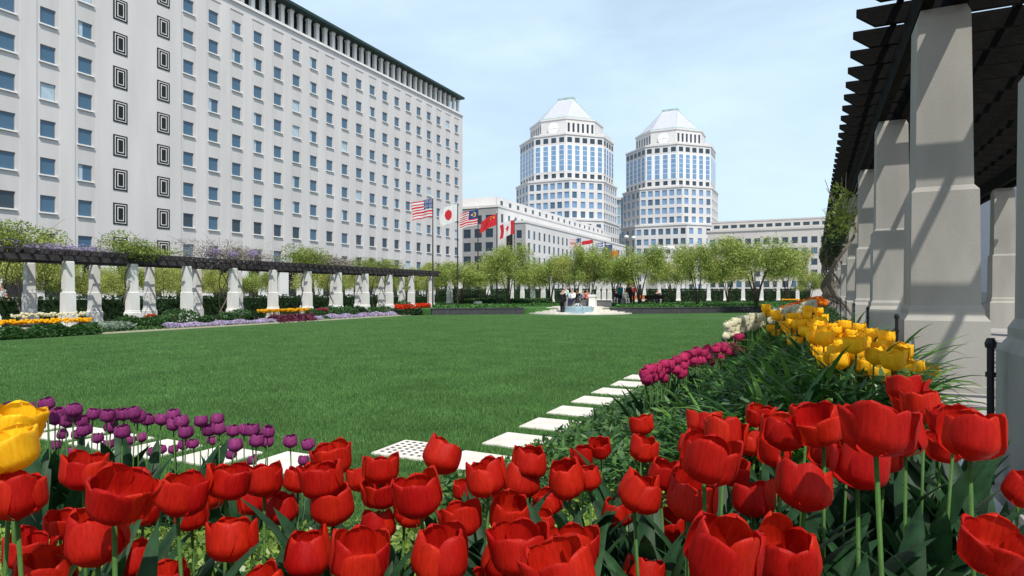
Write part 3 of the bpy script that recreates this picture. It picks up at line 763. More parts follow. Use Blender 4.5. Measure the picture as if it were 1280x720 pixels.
for i in range(5):
    x, y = W(ppx[i], pz[i]); zt = ZH(ptop[i], pz[i])
    R = thing('flagpole', (x,y,.2), 'slender dark flagpole, %s from the left of the nearer five' % ordw(i+1), 'flagpole', 'nearer flagpoles')
    mb = MB(); mb.tube([(x,y,.2),(x,y,zt*.5),(x,y,zt)], [.06,.05,.03], 8); mb.build('pole', M_steel, R)
    mb = MB(); mb.tube([(x,y,zt),(x,y,zt+.05),(x,y,zt+.1)], [.03,.055,.02], 8); mb.build('finial', M_white, R)
    mb = MB(); mb.stack(x,y,[(.24,.2),(.24,.75 if i == 2 else .3),(.2,.8 if i == 2 else .35)]); mb.build('pedestal', M_white, R)
    f = link('flag', flagmesh('flag', names[i][1], FM, sag=[.30,.45,.35,.75,.55][i], w=[1.55,1.4,1.5,1.45,1.35][i], h=[1.25,1.3,1.2,.95,1.25][i], ph=i*1.3), loc=(x-.04,y,zt-.05))
    f.rotation_euler.z = A+random.uniform(-.15,.15); tag(f, names[i][0], 'flag')
far = [(726,297,100,f_us,'striped flag with a blue starred canton above the grove, leftmost of the farther flags'),(741,299,103,f_band,'red and white flag above the grove beside the striped one'),(757,302,106,f_gr,'blue and white striped flag with a cross above the grove'),(765,305,109,f_blue,'dark blue flag small above the grove'),(773,312,112,f_or,'orange flag above the grove, rightmost of the farther flags')]
for i, (px, py, Z, fn, lab) in enumerate(far):
    x, y = W(px, Z); zt = ZH(py, Z)
    R = thing('flagpole', (x,y,0), 'thin distant flagpole above the grove, %s from the left of the farther five' % ordw(i+1), 'flagpole', 'farther flagpoles')
    mb = MB(); mb.tube([(x,y,0),(x,y,zt)], [.07,.04], 6); mb.build('pole', M_steel, R)
    mb = MB(); mb.tube([(x,y,zt),(x,y,zt+.12)], [.06,.02], 6); mb.build('finial', M_white, R)
    f = link('flag', flagmesh('flag', fn, FM, 1.9, 1.3, .3, i, 24, 18), loc=(x-.04,y,zt-.08)); f.rotation_euler.z = A; tag(f, lab, 'flag')

# ---------------------------------------------------------------- fountain
fx, fy = W(722, 45.5)
FT = thing('fountain', (fx,fy,0), 'round stepped white stone fountain with water basin at the far end of the lawn', 'fountain')
def disc(mb, r, z0, z1, n=40, cx=fx, cy=fy, m=0, r2=None):
    r2 = r2 or r
    mb.prism([(cx+r*math.cos(2*PI*k/n), cy+r*math.sin(2*PI*k/n)) for k in range(n)], z0, z1, m, [(cx+r2*math.cos(2*PI*k/n), cy+r2*math.sin(2*PI*k/n)) for k in range(n)])
for k in range(6):
    mb = MB(); disc(mb, 4.0-.42*k, .08*k+(.001 if k else -.05), .08*(k+1)); mb.build('step', M_slab, FT)
bx, by = W(722, 43.0)
mb = MB(); disc(mb, .95, .0, .52, 32, bx, by, 0, 1.1); mb.build('basin', M_white, FT)
mb = MB(); disc(mb, 1.0, .521, .56, 32, bx, by); disc(mb, 1.14, .05, .50, 32, bx, by, 0, 1.12); mb.build('water', M_water, FT)
mb = MB()
for k in range(7):
    a = 2*PI*k/7; mb.tube([(bx,by,.56),(bx+.12*math.cos(a),by+.12*math.sin(a),.75),(bx+.3*math.cos(a),by+.3*math.sin(a),.58)], .015, 5)
mb.build('water_jet', M_white, FT)
x, y = W(741, 46.5); mb = MB(); mb.stack(0,0,[(.25,.3),(.23,1.15),(.29,1.2),(.29,1.35)]); o = mb.build('stone_pedestal', M_white); o.location = (x,y,0); tag(o, 'white stone pedestal just behind the fountain steps', 'pedestal')
for px, hw, lab in ((753,.62,'dark grey stone planter block right of the white pedestal'),(731,.38,'dark grey stone bench block left of the white pedestal'),(711,.42,'grey stone bench block under the man in the white shirt')):
    x, y = W(px, 47.2); mb = MB(); mb.prism([(-hw*1.0,-.4),(hw,-.4),(hw,.4),(-hw,.4)], .2, .86); mb.prism([(-hw-.03,-.43),(hw+.03,-.43),(hw+.03,.43),(-hw-.03,.43)], .861, .93)
    o = mb.build('stone_block', mat('planter_granite', (.12,.115,.12), .7, .2, 5)); o.location = (x,y,0); o.rotation_euler.z = A; tag(o, lab, 'stone block')

# ---------------------------------------------------------------- people
M_skin = mat('skin', (.45,.26,.18), .6)
def skinmesh(name, verts, edges, rads, m, sub=1):
    me = bpy.data.meshes.new(name); me.from_pydata(verts, edges, []); o = bpy.data.objects.new(name, me); COL.objects.link(o)
    mo = o.modifiers.new('s','SKIN'); 
    for i, r in enumerate(rads): me.skin_vertices[0].data[i].radius = (r, r)
    me.skin_vertices[0].data[0].use_root = True
    so = o.modifiers.new('u','SUBSURF'); so.levels = sub; so.render_levels = sub
    dg = bpy.context.evaluated_depsgraph_get(); ev = o.evaluated_get(dg); nm = bpy.data.meshes.new_from_object(ev)
    nm.name = name; nm.materials.clear(); nm.materials.append(m); nm.polygons.foreach_set('use_smooth', [True]*len(nm.polygons))
    bpy.data.objects.remove(o); return nm
def person(x, y, z, rot, top, legs, label, pose='stand', scale=1.0, hair=(.03,.02,.015)):
    R = thing('person', (x,y,z), label, 'person'); R.rotation_euler.z = rot; R.scale = (scale,)*3
    dz = 0 if pose == 'stand' else -.43
    hip = .95+dz; 
    kn = {}
    for s in (-1,1):
        if pose == 'stand': kn[s] = [(s*.09,0,.93),(s*.10,-.03*s,.50),(s*.11,.02-.06*s,.08),(s*.115,-.13-.06*s,.03)]
        else: kn[s] = [(s*.09,0,.50),(s*.12,-.42,.50),(s*.12,-.44,.08),(s*.12,-.58,.03)]
    V = [(0,0,hip),(0,.01,hip+.28),(0,.0,hip+.48),(0,-.01,hip+.57),(0,-.02,hip+.66),(0,-.02,hip+.76)]; E = [(0,1),(1,2),(2,3),(3,4),(4,5)]; Rr = [.13,.12,.12,.055,.09,.085]
    arm = {}
    for s in (-1,1):
        if pose == 'stand': arm[s] = [(s*.19,.0,hip+.46),(s*.24,.03,hip+.18),(s*.22,-.10,hip-.04),(s*.21,-.13,hip-.11)]
        else: arm[s] = [(s*.19,.0,hip+.46),(s*.26,-.06,hip+.20),(s*.16,-.28,hip+.12),(s*.12,-.36,hip+.12)]
        b = len(V); V += arm[s]; E += [(2,b),(b,b+1),(b+1,b+2),(b+2,b+3)]; Rr += [.055,.045,.032,.03]
        hnd = Vector(arm[s][3]); dr = (hnd-Vector(arm[s][2])).normalized()
        for f in range(5):
            o1 = hnd+dr*(.05 if f else .01)+Vector((0,(f-2)*.02,0)); V += [tuple(o1+dr*.03)]; E.append((b+3,len(V)-1)); Rr.append(.010)
        b = len(V); V += kn[s]; E += [(0,b),(b,b+1),(b+1,b+2),(b+2,b+3)]; Rr += [.09,.06,.045,.04]
    link('body', skinmesh('body', V, E, Rr, M_skin), R)
    mt = mat('cloth_%02d%02d%02d' % tuple(int(c*99) for c in top), top, .85, .15, 6); ml = mat('cloth_%02d%02d%02d' % tuple(int(c*99) for c in legs), legs, .85, .15, 6)
    V = [(0,0,hip-.06),(0,.01,hip+.28),(0,0,hip+.50)]; E = [(0,1),(1,2)]; Rr = [.165,.15,.13]
    for s in (-1,1): b = len(V); V += arm[s][:3]; E += [(2,b),(b,b+1),(b+1,b+2)]; Rr += [.075,.062,.048]
    link('jacket', skinmesh('jacket', V, E, Rr, mt), R)
    V = [(0,0,hip+.02)]; E = []; Rr = [.15]
    for s in (-1,1): b = len(V); V += kn[s][:3]; E += [(0,b),(b,b+1),(b+1,b+2)]; Rr += [.11,.08,.065]
    link('trousers', skinmesh('trousers', V, E, Rr, ml), R)
    for s in (-1,1):
        q = MB(); f = kn[s][3]; q.tube([(f[0],f[1]+.2,.05),(f[0],f[1]+.08,.055),(f[0],f[1]-.03,.035)], [.05,.055,.04], 8); q.build('shoe', M_black, R, True, org=(0,0,0))
    link('hair', skinmesh('hair', [(0,.03,hip+.70),(0,.01,hip+.79),(0,-.03,hip+.80)], [(0,1),(1,2)], [.085,.08,.06], mat('hair_%d' % int(hair[0]*100), hair, .8)), R)
    return R
x, y = W(703, 42.4); person(x, y, 0, A+2.6, (.012,.012,.015), (.012,.012,.014), 'man in a black suit standing in front of the fountain', scale=1.0)
x, y = W(715.5, 46.9); person(x, y, .46, A-.6, (.80,.80,.82), (.02,.025,.07), 'man in a white shirt seated at the fountain edge', 'sit')
x, y = W(707.5, 46.0); person(x, y, .35, A+2.4, (.5,.62,.58), (.2,.22,.22), 'red-haired person in pale green standing behind the man in black', scale=.92, hair=(.35,.12,.06))
x, y = W(728.5, 49.5); person(x, y, .42, A+.3, (.25,.3,.36), (.05,.05,.06), 'person in grey-blue seated beyond the fountain', 'sit')
x, y = W(721.5, 49.5); person(x, y, .42, A-.3, (.02,.02,.03), (.05,.05,.06), 'person in black seated beyond the man in white', 'sit')
x, y = W(734, 49.5); person(x, y, .42, A+.2, (.55,.12,.10), (.05,.05,.06), 'person in a red top seated near the white pedestal', 'sit')
x, y = W(775.5, 52); person(x, y, .5, A+.5, (.0,.26,.34), (.02,.02,.05), 'person in a teal shirt among the trees right of the fountain')
x, y = W(771.5, 52.5); person(x, y, .5, A-.4, (.03,.03,.07), (.5,.45,.45), 'person in navy sitting left of the teal shirt', 'sit')
x, y = W(781, 51); person(x, y, .5, A+.4, (.48,.52,.5), (.4,.4,.4), 'person in light grey seated on the turf beside the teal shirt', 'sit')
x, y = W(786, 51.5); person(x, y, .5, A+2.4, (.02,.02,.025), (.02,.02,.03), 'person in black standing next to the one in red')
x, y = W(790.5, 52.5); person(x, y, .5, A-.2, (.52,.06,.04), (.03,.03,.05), 'person in a red jacket standing among the trees')
x, y = W(822, 55); person(x, y, .45, A-.2, (.02,.02,.02), (.03,.03,.05), 'person in dark clothes seated under the trees at right', 'sit')
x, y = W(8, 33); person(x, y, .2, A-.2, (.55,.20,.12), (.03,.03,.05), 'person in an orange-red top seated behind the left pergola', 'sit')
x, y = W(3, 33.5); person(x, y, .2, A-.2, (.7,.68,.66), (.03,.03,.05), 'person in a white top at the left edge behind the pergola')
# benches
for px, Z, lab in ((818,54,'dark bench under the trees where a person sits'),(797,56,'orange-brown bench under the trees behind the red jacket')):
    x, y = W(px, Z); R = thing('bench', (x,y,.42), lab, 'bench'); R.rotation_euler.z = A
    mm = M_wood if px > 800 else mat('orange_wood', (.4,.12,.04), .7)
    for k, (nm, q) in enumerate((('seat',(-.8,.8,-.2,.2,.42,.46)),('backrest',(-.8,.8,.2,.24,.5,.85)),('leg',(-.75,-.69,-.2,.2,0,.42)),('leg',(.69,.75,-.2,.2,0,.42)))):
        mb = MB(); mb.box(*q); mb.build(nm, mm, R, org=(0,0,0))
# seats under seated figures
for px, Z, z in ((728.5,49.5,.42),(721.5,49.5,.42),(734,49.5,.42),(771.5,52.5,.5),(781,51,.5),(822,55,.45),(8,33,.2)):
    x, y = W(px, Z); mb = MB(); mb.box(-.3,.3,-.12,.28,-.05,.40); mb.box(-.33,.33,-.15,.31,.401,.44)
    o = mb.build('stone_stool', mat('stool_stone', (.3,.29,.28), .8)); o.location = (x,y,z); o.rotation_euler.z = A
    tag(o, 'low stone seat under a seated person', 'seat', 'stone seats under the visitors')

# ---------------------------------------------------------------- left bed plants
def shrub(name, px, Z, r, h, m, label, n=900, ls=.07, cat='shrub', z=.1, sx=1.0):
    x, y = W(px, Z); R = thing(name, (x,y,z), label, cat)
    C = ellip((0,0,h*.45), (r*sx,r,h*.55), n); C = C[C[:,2] > 0]
    C2 = C.copy(); C2 = C2+rng.normal(size=C2.shape)*.02
    link('foliage', npmesh('foliage', leafverts(C2, ls, .5, .4), 4, m), R)
    mb = MB()
    for k in range(5):
        a = k*1.26; mb.tube([(0,0,-.05),(math.cos(a)*r*.3,math.sin(a)*r*.3,h*.4),(math.cos(a)*r*.6,math.sin(a)*r*.6,h*.75)], [.02,.014,.006], 5)
    mb.build('stem', M_bark, R, org=(0,0,0)); return R
def atL(px, off):               # point in the left bed, off metres from lawn edge
    X = -22.6-off
    for _ in range(4):
        Y = WX(px, X); X = -22.35-off-max(0,Y)*.046
    return X, Y
lsh = [(140,.9,.8,.3,M_silver,'mound of silvery blue-green foliage beside the yellow tulips in the left bed'),(160,1.3,.45,.5,M_shrub,'small green shrub at the foot of the fourth pillar of the left pergola'),
       (186,1.0,.6,.42,M_shrub,'dark green shrub in the left bed before the lilac flowers start'),(200,1.3,.5,.45,M_shrub,'leafy green clump in the left bed touching the big rounded shrub'),(226,1.5,.8,.72,M_shrub,'large rounded bright green shrub in front of the left pergola'),
       (258,1.5,.35,.35,M_shrub,'small shrub between the large rounded shrub and the vine pillar'),(282,1.5,.45,.5,M_shrub,'dark shrub behind the long lilac mat in the left bed'),(300,1.5,.6,.6,M_shrub,'green shrub at the foot of the vine-wrapped pillar'),(318,1.2,.5,.5,M_hedge,'dark green shrub left of the far yellow tulips'),
       (392,1.2,.45,.5,M_shrub,'dark green shrub just right of the far yellow tulips'),(412,1.4,.8,.6,M_shrub,'broad green daylily mass midway along the left bed'),(430,1.3,.8,.6,M_shrub,'green shrub right of the broad daylily mass'),(447,1.6,.6,.55,M_hedge,'maroon-tinged dark shrub midway along the left bed'),
       (465,1.4,.6,.5,M_shrub,'green shrub before the last pillars of the left pergola'),(480,1.6,.7,.5,M_shrub,'low green shrub near the end of the left bed'),(504,1.6,.7,.85,M_shrub,'taller green shrub left of the far red tulips')]
for i, (px, off, r, h, m, lab) in enumerate(lsh):
    X, Y = atL(px, off); x = X; R = shrub('shrub', 640, 10, r, h, m, lab, 1100, .11 if Y < 25 else .13); R.location = (X, Y, .1)
# low mats
def matplant(name, p0, p1, off, wd, hh, m, n, ls, label, cat):
    X0,Y0_ = atL(p0, off); X1,Y1_ = atL(p1, off)
    t = rng.uniform(0,1,n); s = rng.uniform(-.5,.5,n); bump = .5+.5*np.sin(t*23)*np.cos(s*5+t*9)
    C = np.stack([X0+(X1-X0)*t+s*wd, Y0_+(Y1_-Y0_)*t, .05+hh*(1-(2*s)**2)*(.55+.6*bump)*rng.uniform(.6,1,n)],1)
    keep = rng.uniform(0,1,n) < (.55+.6*bump); o = leafobj(name, C[keep], ls, m, None, (X0,Y0_,.05), .9, .6); tag(o, label, cat, kind='stuff'); return o
matplant('lilac_flowers', 203, 345, .45, .65, .2, M_lilac, 14000, .07, 'spreading mat of lilac flowers along the edge of the left bed', 'flowers')
matplant('lilac_flowers', 375, 400, .5, .7, .2, M_lilac, 2600, .08, 'short patch of lilac flowers right of the far yellow tulips', 'flowers')
matplant('lilac_flowers', 408, 500, .5, .8, .25, M_lilac, 7000, .08, 'far stretch of lilac flowers before the far red tulips', 'flowers')
matplant('bed_foliage', -20, 540, .9, 1.6, .12, M_dcover, 22000, .12, 'mixed low green foliage filling the left bed', 'ground cover')
matplant('bed_foliage', -20, 118, .35, .9, .35, M_shrub, 9000, .13, 'green tulip leaves below the yellow tulips at the left edge', 'foliage')
matplant('bed_foliage', 340, 388, .5, 1.0, .34, mat('maroon_leaf', (.14,.03,.06), .6, .2, 2, island=.5, trans=.2), 2600, .13, 'maroon flower band in front of the far yellow tulips', 'flowers')
matplant('bed_foliage', 495, 540, .4, .8, .35, M_hedge, 3500, .15, 'dark leaves in front of the far red tulips', 'foliage')

# ---------------------------------------------------------------- tulips
def petal(mb, ang, outer, opn, m=0, W_=.5, nu=6, nv=8, seed=0):
    """head normalised to about width 1, base at z=0"""
    rr = random.Random(seed); hh = (1.0-.22*opn)*rr.uniform(.95,1.05); tw = rr.uniform(-.06,.06); rr2 = rr.uniform(-1,1)
    b = len(mb.v)
    for j in range(nv+1):
        t = 1-(1-j/nv)**1.7
        wv = (.90+.06*rr2)*(t+.02)**.42*max(0,1-t**7.5)**.5+.015
        if t < .42: R = W_*(.10+.90*math.sin(PI/2*t/.42)**.85)
        else: R = W_*(1+((-.26+.55*opn)*((t-.42)/.58)**1.6))
        z = hh*(t**1.12)
        for i in range(nu+1):
            s = 2*i/nu-1; a = ang+s*wv+tw*t
            r = R*(1+(.07 if outer else -.05))*(1-.10*abs(s)**2*t+ .03*math.exp(-(s/.25)**2)*t)
            zz = z-.03*s*s*t+.016*math.sin(5*s+seed*1.7)*t*t-.03*math.exp(-(s/.12)**2)*(1 if seed%3==0 else 0)*t**6
            mb.v.append((r*math.cos(a), r*math.sin(a), zz))
    for j in range(nv):
        for i in range(nu):
            q = b+j*(nu+1)+i; mb.f.append((q,q+1,q+nu+2,q+nu+1)); mb.m.append(m)
PET = {}
def petal_mesh(opn, outer, m, v):
    k = (opn, outer, m.name, v)
    if k not in PET:
        mb = MB(); petal(mb, 0, outer, opn, seed=v*7+outer, nu=8, nv=10); PET[k] = mb.mesh('petal', m, True)
    return PET[k]
HEAD = {}
def head_mesh(opn, m, v, nu=4, nv=6):
    k = (opn, m.name, v)
    if k not in HEAD:
        mb = MB()
        for i in range(6): petal(mb, i*PI/3+.1*v, i % 2 == 0, opn, seed=v*11+i, nu=nu, nv=nv)
        HEAD[k] = mb.mesh('flower', m, True)
    return HEAD[k]
sb = MB(); sb.tube([(0,0,0),(.0,0,.5),(0,0,1)], [.0036,.0031,.0034], 7); STEM = sb.mesh('stem', M_stem, True)
def leaf_mesh(v):
    rr = random.Random(v); mb = MB(); nv = 10; b = 0
    ln = rr.uniform(.24,.34); cur = rr.uniform(.12,.75); w0 = rr.uniform(.018,.030)
    for j in range(nv+1):
        t = j/nv; w = w0*(math.sin(PI*min(1,t*.9+.1))**.7)*(1 if t < .95 else .5)
        th = .12+cur*t*t; x = ln*(t*math.sin(.12+cur*t*t*.7)); z = ln*t*math.cos(cur*t*t*.55)
        tw = .5*math.sin(v)*t
        for i, s in enumerate((-1,-.5,0,.5,1)):
            mb.v.append((x-abs(s)*w*.45*-1*.6, s*w*math.cos(tw), z+s*w*math.sin(tw)*.4))
    for j in range(nv):
        for i in range(4):
            q = j*5+i; mb.f.append((q,q+1,q+6,q+5)); mb.m.append(0)
    return mb.mesh('leaf', M_tleaf, True)
LEAF = [leaf_mesh(v) for v in range(6)]
TUL = []
def tulip(hx, hy, hz, w, opn, m, detail, label, group, name='tulip', tilt=None, nleaf=2, hscale=1.0):
    # hz: centre of the flower head
    hh = w*(1.0-.22*opn)*hscale; tl = tilt if tilt is not None else (random.gauss(0,.13), random.gauss(0,.13))
    gx, gy = hx+random.uniform(-.03,.03), hy+random.uniform(-.03,.03)
    gzv = min(g(gx,gy)-.01, hz-.22)
    R = thing(name, (gx,gy,gzv), label, 'tulip', group)
    hb = Vector((hx-gx, hy-gy, hz-gzv-hh*.5))
    st = link('stem', STEM, R); L_ = hb.length; st.rotation_mode = 'QUATERNION'; st.rotation_quaternion = Vector((0,0,1)).rotation_difference(hb)
    sc = w/.085; st.scale = (sc**.6, sc**.6, L_+.004)
    Mh = Matrix.Translation(hb) @ Euler((tl[0],tl[1],random.uniform(0,6.28))).to_matrix().to_4x4() @ Matrix.Diagonal((w,w,w*hscale,1))
    if detail:
        for i in range(6):
            link('petal', petal_mesh(opn, i % 2 == 0, m, random.randint(0,3)), R, mtx=Mh @ Matrix.Rotation(i*PI/3+random.uniform(-.08,.08), 4, 'Z') @ Matrix.Rotation(random.uniform(-.10,.10), 4, 'Y') @ Matrix.Diagonal((1,1,random.uniform(.88,1.06),1)))
    else: link('flower', head_mesh(opn, m, random.randint(0,2)), R, mtx=Mh)
    for k in range(nleaf):
        l = link('leaf', random.choice(LEAF), R); l.rotation_euler.z = random.uniform(0,6.28); f = random.uniform(.8,1.25)*max(.6,L_/.4); l.scale = (f*.9,f,f)
        l.location = (random.uniform(-.01,.01), random.uniform(-.01,.01), 0)
    return R
random.seed(21)
RED = [(22,622,76,.6),(105,590,62,.6),(143,620,84,.7),(178,640,40,.3),(123,674,78,.4),(222,620,64,.4),(240,645,44,.2),(282,602,62,.5),(290,676,68,.2),(330,602,50,.4),(353,636,48,.3),(372,600,42,.4),(417,632,60,.2),(418,575,54,.4),(405,600,60,.5),(385,696,64,.2),(447,697,84,.4),(476,587,50,.3),(478,615,50,.4),(527,619,68,.4),(473,657,50,.3),(578,650,60,.5),(548,694,82,.3),(582,612,32,.2),(610,598,60,.4),(650,602,48,.2),(662,578,48,.3),(687,628,40,.3),(635,642,58,.3),(655,684,80,.4),(712,600,56,.2),(737,597,38,.2),(752,560,32,.4),(728,571,32,.3),(803,532,36,.5),(803,562,42,.4),(793,614,60,.3),(708,716,96,.5),(714,688,68,.4),(880,530,44,.6),(862,558,40,.4),(905,545,56,.5),(880,574,76,.4),(860,622,72,.5),(943,624,54,.2),(895,690,100,.2),(985,692,80,.2),(950,520,40,.5),(943,554,40,.4),(978,540,56,.4),(1008,522,44,.6),(1030,532,62,.5),(1005,610,72,.3),(1030,566,46,.4),(1072,582,70,.4),(1095,538,84,.5),(1132,548,58,.4),(1130,486,48,.7),(1155,510,52,.7),(1192,528,58,.5),(1212,545,74,.5),(1235,684,86,.7),(1272,612,54,.3),(800,722,58,.3),(545,570,52,.3),
       (60,720,70,.3),(205,735,60,.3),(330,740,70,.3),(610,735,60,.3),(1140,505,40,.5),(825,592,44,.4),(970,565,44,.3),(1060,540,44,.4),(75,655,44,.3),(30,690,60,.4),(170,700,56,.3),(318,628,40,.4),(258,622,38,.3),(452,600,38,.4),(505,640,44,.3),(625,700,60,.3),(672,655,44,.4),(770,640,40,.3),(838,660,46,.3),(915,590,44,.4),(1105,575,48,.5),(1175,560,44,.5),(925,700,56,.3)]
rows_ = {'nearest':[], 'middle':[], 'back':[]}
for q in RED: rows_['nearest' if q[1] > 655 else 'middle' if q[1] > 597 else 'back'].append(q)
for rn, lst in rows_.items():
    lst.sort()
    for i, (px, py, w, op) in enumerate(lst):
        real = .088 if w > 44 else .078
        Z = real*F/w; x, y, z = P(px, py, Z)
        sp = 'wide open' if op >= .6 else 'half open' if op >= .35 else 'cup-shaped'
        lab = '%s red tulip in the front bed, %s from the left in the %s rows' % (sp, ordw(i+1), rn)
        tl = None
        if (px, py) == (545,570): tl = (.1,.45); lab = 'red tulip leaning right and standing alone above the others beside the drain cover'
        tulip(x, y, z, real*(.94-.1*op)*random.uniform(.92,1.04), round(max(.1,min(.85,op+random.choice([-.15,0,0,.15]))),2), M_red, True, lab, 'red tulips in the front bed', tilt=tl, nleaf=3)
# purple
PUR = [(12,511),(35,512),(41,523),(60,505),(60,520),(69,524),(75,516),(82,527),(92,513),(91,520),(103,526),(105,538),(116,518),(133,520),(145,519),(155,518),(168,517),(172,521),(184,525),(201,525),(217,519),(217,531),(228,527),(251,527),(270,525),(262,538),(274,536),(232,541),(78,543),(97,543),(122,548),(138,534),(153,540),(152,549),(162,551),(177,547),(136,556),(155,563),(190,565),(203,562),(217,562),(228,557),(242,555),(266,551),(291,539),(305,538),(315,538),(320,551),(333,553),(334,540),(295,557),(290,568),(318,575),(363,552),(387,556),(380,576),(70,557),(90,564),(25,517),(48,532)]
PUR.sort()
for i, (px, py) in enumerate(PUR):
    low = py > 541 and px < 280 or py > 560
    w = 13.5 if low else 18; real = .062
    w *= random.uniform(.92,1.1)
    Z = real*F/w; x, y, z = P(px, py, Z)
    tulip(x, y, z, real*.95, random.choice([0,.15]), M_pur, False, '%s purple tulip, %s from the left in the drift along the front bed' % ('smaller lower' if low else 'tall round', ordw(i+1)), 'purple tulips in the front bed', nleaf=2, hscale=.95)
# yellow blooms at the left edge
for (px, py, w, lab) in ((12,533,60,'upper of the two big yellow tulips at the left edge'),(14,563,70,'lower of the two big yellow tulips at the left edge')):
    Z = .085*F/w; x, y, z = P(px, py, Z); tulip(x, y, z, .085, .6, M_yel, True, lab, None, nleaf=2)
# magenta
for i in range(66):
    t = random.random()**.9; px = 806+t*122; py = 474-t*38+random.uniform(-19,11)*(.55+.45*t); 
    Z = 3.75+t*1.7; x, y, z = P(px, py, Z)
    tulip(x, y, z, .068, random.choice([0,.2]), M_mag, False, 'small magenta tulip in the drift beside the stepping stones', 'magenta tulips beside the stepping stones', nleaf=2)
# cream and yellow: the largest ones are objects, the rest one mass each
CR = []; YL = []
for i in range(190):
    t = random.random(); px = 906+t*114; Z = 5.4+t*t*5.5; py = 414-t*34+random.uniform(-10,9)*(1-.55*t)
    CR.append((Z, P(px, py, Z)))
for i in range(170):
    t = random.random(); Z = 3.0+(1-t)**1.3*3.4
    px = 1118-(1-t)*122+random.uniform(-60,38)*(.75+.35*t); py = 452-(1-t)*56+random.uniform(-13,16)
    x, y, z = P(min(px,1150), py, Z); YL.append((Z, (min(x,.40), y, z)))
for px, py, w in ((1120,452,30),(1146,461,24),(1100,468,26),(1162,464,20),(1092,446,28),(1070,432,28),(1125,466,24)):
    Z = .095*F/w; YL.append((0, P(px, py, Z)))
CR.sort(); YL.sort()
for Z, (x, y, z) in CR[:30]:
    tulip(x, y, z, .068, random.choice([0,.2]), M_whi, False, 'cream white tulip in the band between the lawn and the yellow tulips', 'cream tulips in the right bed', nleaf=1)
for Z, (x, y, z) in YL[:54]:
    tulip(x, y, z, .086, random.choice([.3,.6,.8]), M_yel, False, 'bright yellow open tulip in the mass beside the right pillars', 'yellow tulips in the right bed', nleaf=1)
def massflowers(name, pts, w, m, label, stems=True):
    """one mesh of small blooms"""
    src = MB()
    for i in range(6): petal(src, i*PI/3, i % 2 == 0, .35, seed=i, nu=3, nv=5)
    sv = np.array(src.v); sf = src.f; V = []; Fc = []; Mi = []
    for k, p in enumerate(pts):
        a = random.uniform(0,6); ca, sa = math.cos(a), math.sin(a); q = sv*w*random.uniform(.85,1.15)
        q = np.stack([q[:,0]*ca-q[:,1]*sa, q[:,0]*sa+q[:,1]*ca, q[:,2]],1)+np.array(p); b = len(V); V += [tuple(r) for r in q]; Fc += [tuple(i+b for i in f) for f in sf]; Mi += [0]*len(sf)
        b = len(V); x, y, z = p; V += [(x-.004,y,z-.25),(x+.004,y,z-.25),(x+.004,y,z+.01),(x-.004,y,z+.01)]; Fc.append((b,b+1,b+2,b+3)); Mi.append(1)
    o0 = pts[0]; V = [(v[0]-o0[0],v[1]-o0[1],v[2]-o0[2]) for v in V]
    me = bpy.data.meshes.new(name); me.from_pydata(V, [], Fc); me.materials.append(m); me.materials.append(M_stem); me.polygons.foreach_set('material_index', Mi)
    me.polygons.foreach_set('use_smooth', [True]*len(Fc)); o = link(name, me, loc=o0); tag(o, label, 'tulips', kind='stuff')
def stripL(p0, p1, o0, o1, z, n, zv=.06):
    r = []
    for i in range(n):
        X, Y = atL(random.uniform(p0,p1), random.uniform(o0,o1)); r.append((X,Y,z+random.uniform(-zv,zv)))
    return r
massflowers('distant_tulips', [(p[0],p[1],p[2]-.03) for Z,p in CR[30:]], .068, M_whi, 'cream white tulips massed farther along the band in the right bed')
massflowers('distant_tulips', [(p[0],p[1],p[2]-.04) for Z,p in YL[54:]], .086, M_yel, 'golden yellow tulips massed behind the nearest yellow ones in the right bed')
massflowers('distant_tulips', stripL(-5,116,.55,1.1,.47,170), .09, M_yel, 'band of tiny yellow tulips at the left edge of the far bed')
massflowers('distant_tulips', stripL(14,106,1.2,1.9,.66,95), .085, M_whi, 'white tulips standing behind the far-left yellow ones')
massflowers('distant_tulips', stripL(322,386,.9,1.9,.52,260), .10, M_yel, 'patch of distant yellow tulips in front of the left pergola')
massflowers('distant_tulips', stripL(494,538,.7,2.1,.50,420,.14), .11, petal_mat('orange_red_petal', (.75,.05,.012), (.6,.02,.01)), 'patch of distant orange-red tulips at the end of the left bed')
massflowers('distant_tulips', stripL(395,410,1.0,1.6,.5,40), .09, M_mag, 'few distant crimson tulips midway along the left bed')
massflowers('distant_tulips', stripL(180,196,1.0,1.5,.5,14), .09, M_ora, 'few orange tulips in the left bed by the dark shrub')
pts = []
for i in range(280):
    t = random.random(); y = 12+t*20; x = random.uniform(-1.5,.25); pts.append((x,y,g(x,y)+.44+random.uniform(-.04,.06)))
massflowers('distant_tulips', [p for p in pts if p[0] < -.45], .085, M_ora, 'distant orange-red tulips at the far end of the right bed')
massflowers('distant_tulips', [p for p in pts if p[0] >= -.45], .085, petal_mat('amber_petal', (.85,.25,.01), (.8,.15,.01)), 'distant amber tulips nearest the far pillars in the right bed')
pts = [(*W(random.uniform(976,1000), random.uniform(56,60)), .8) for _ in range(90)]
massflowers('distant_tulips', pts, .12, M_yel, 'tiny far yellow tulips beyond the grove at right')

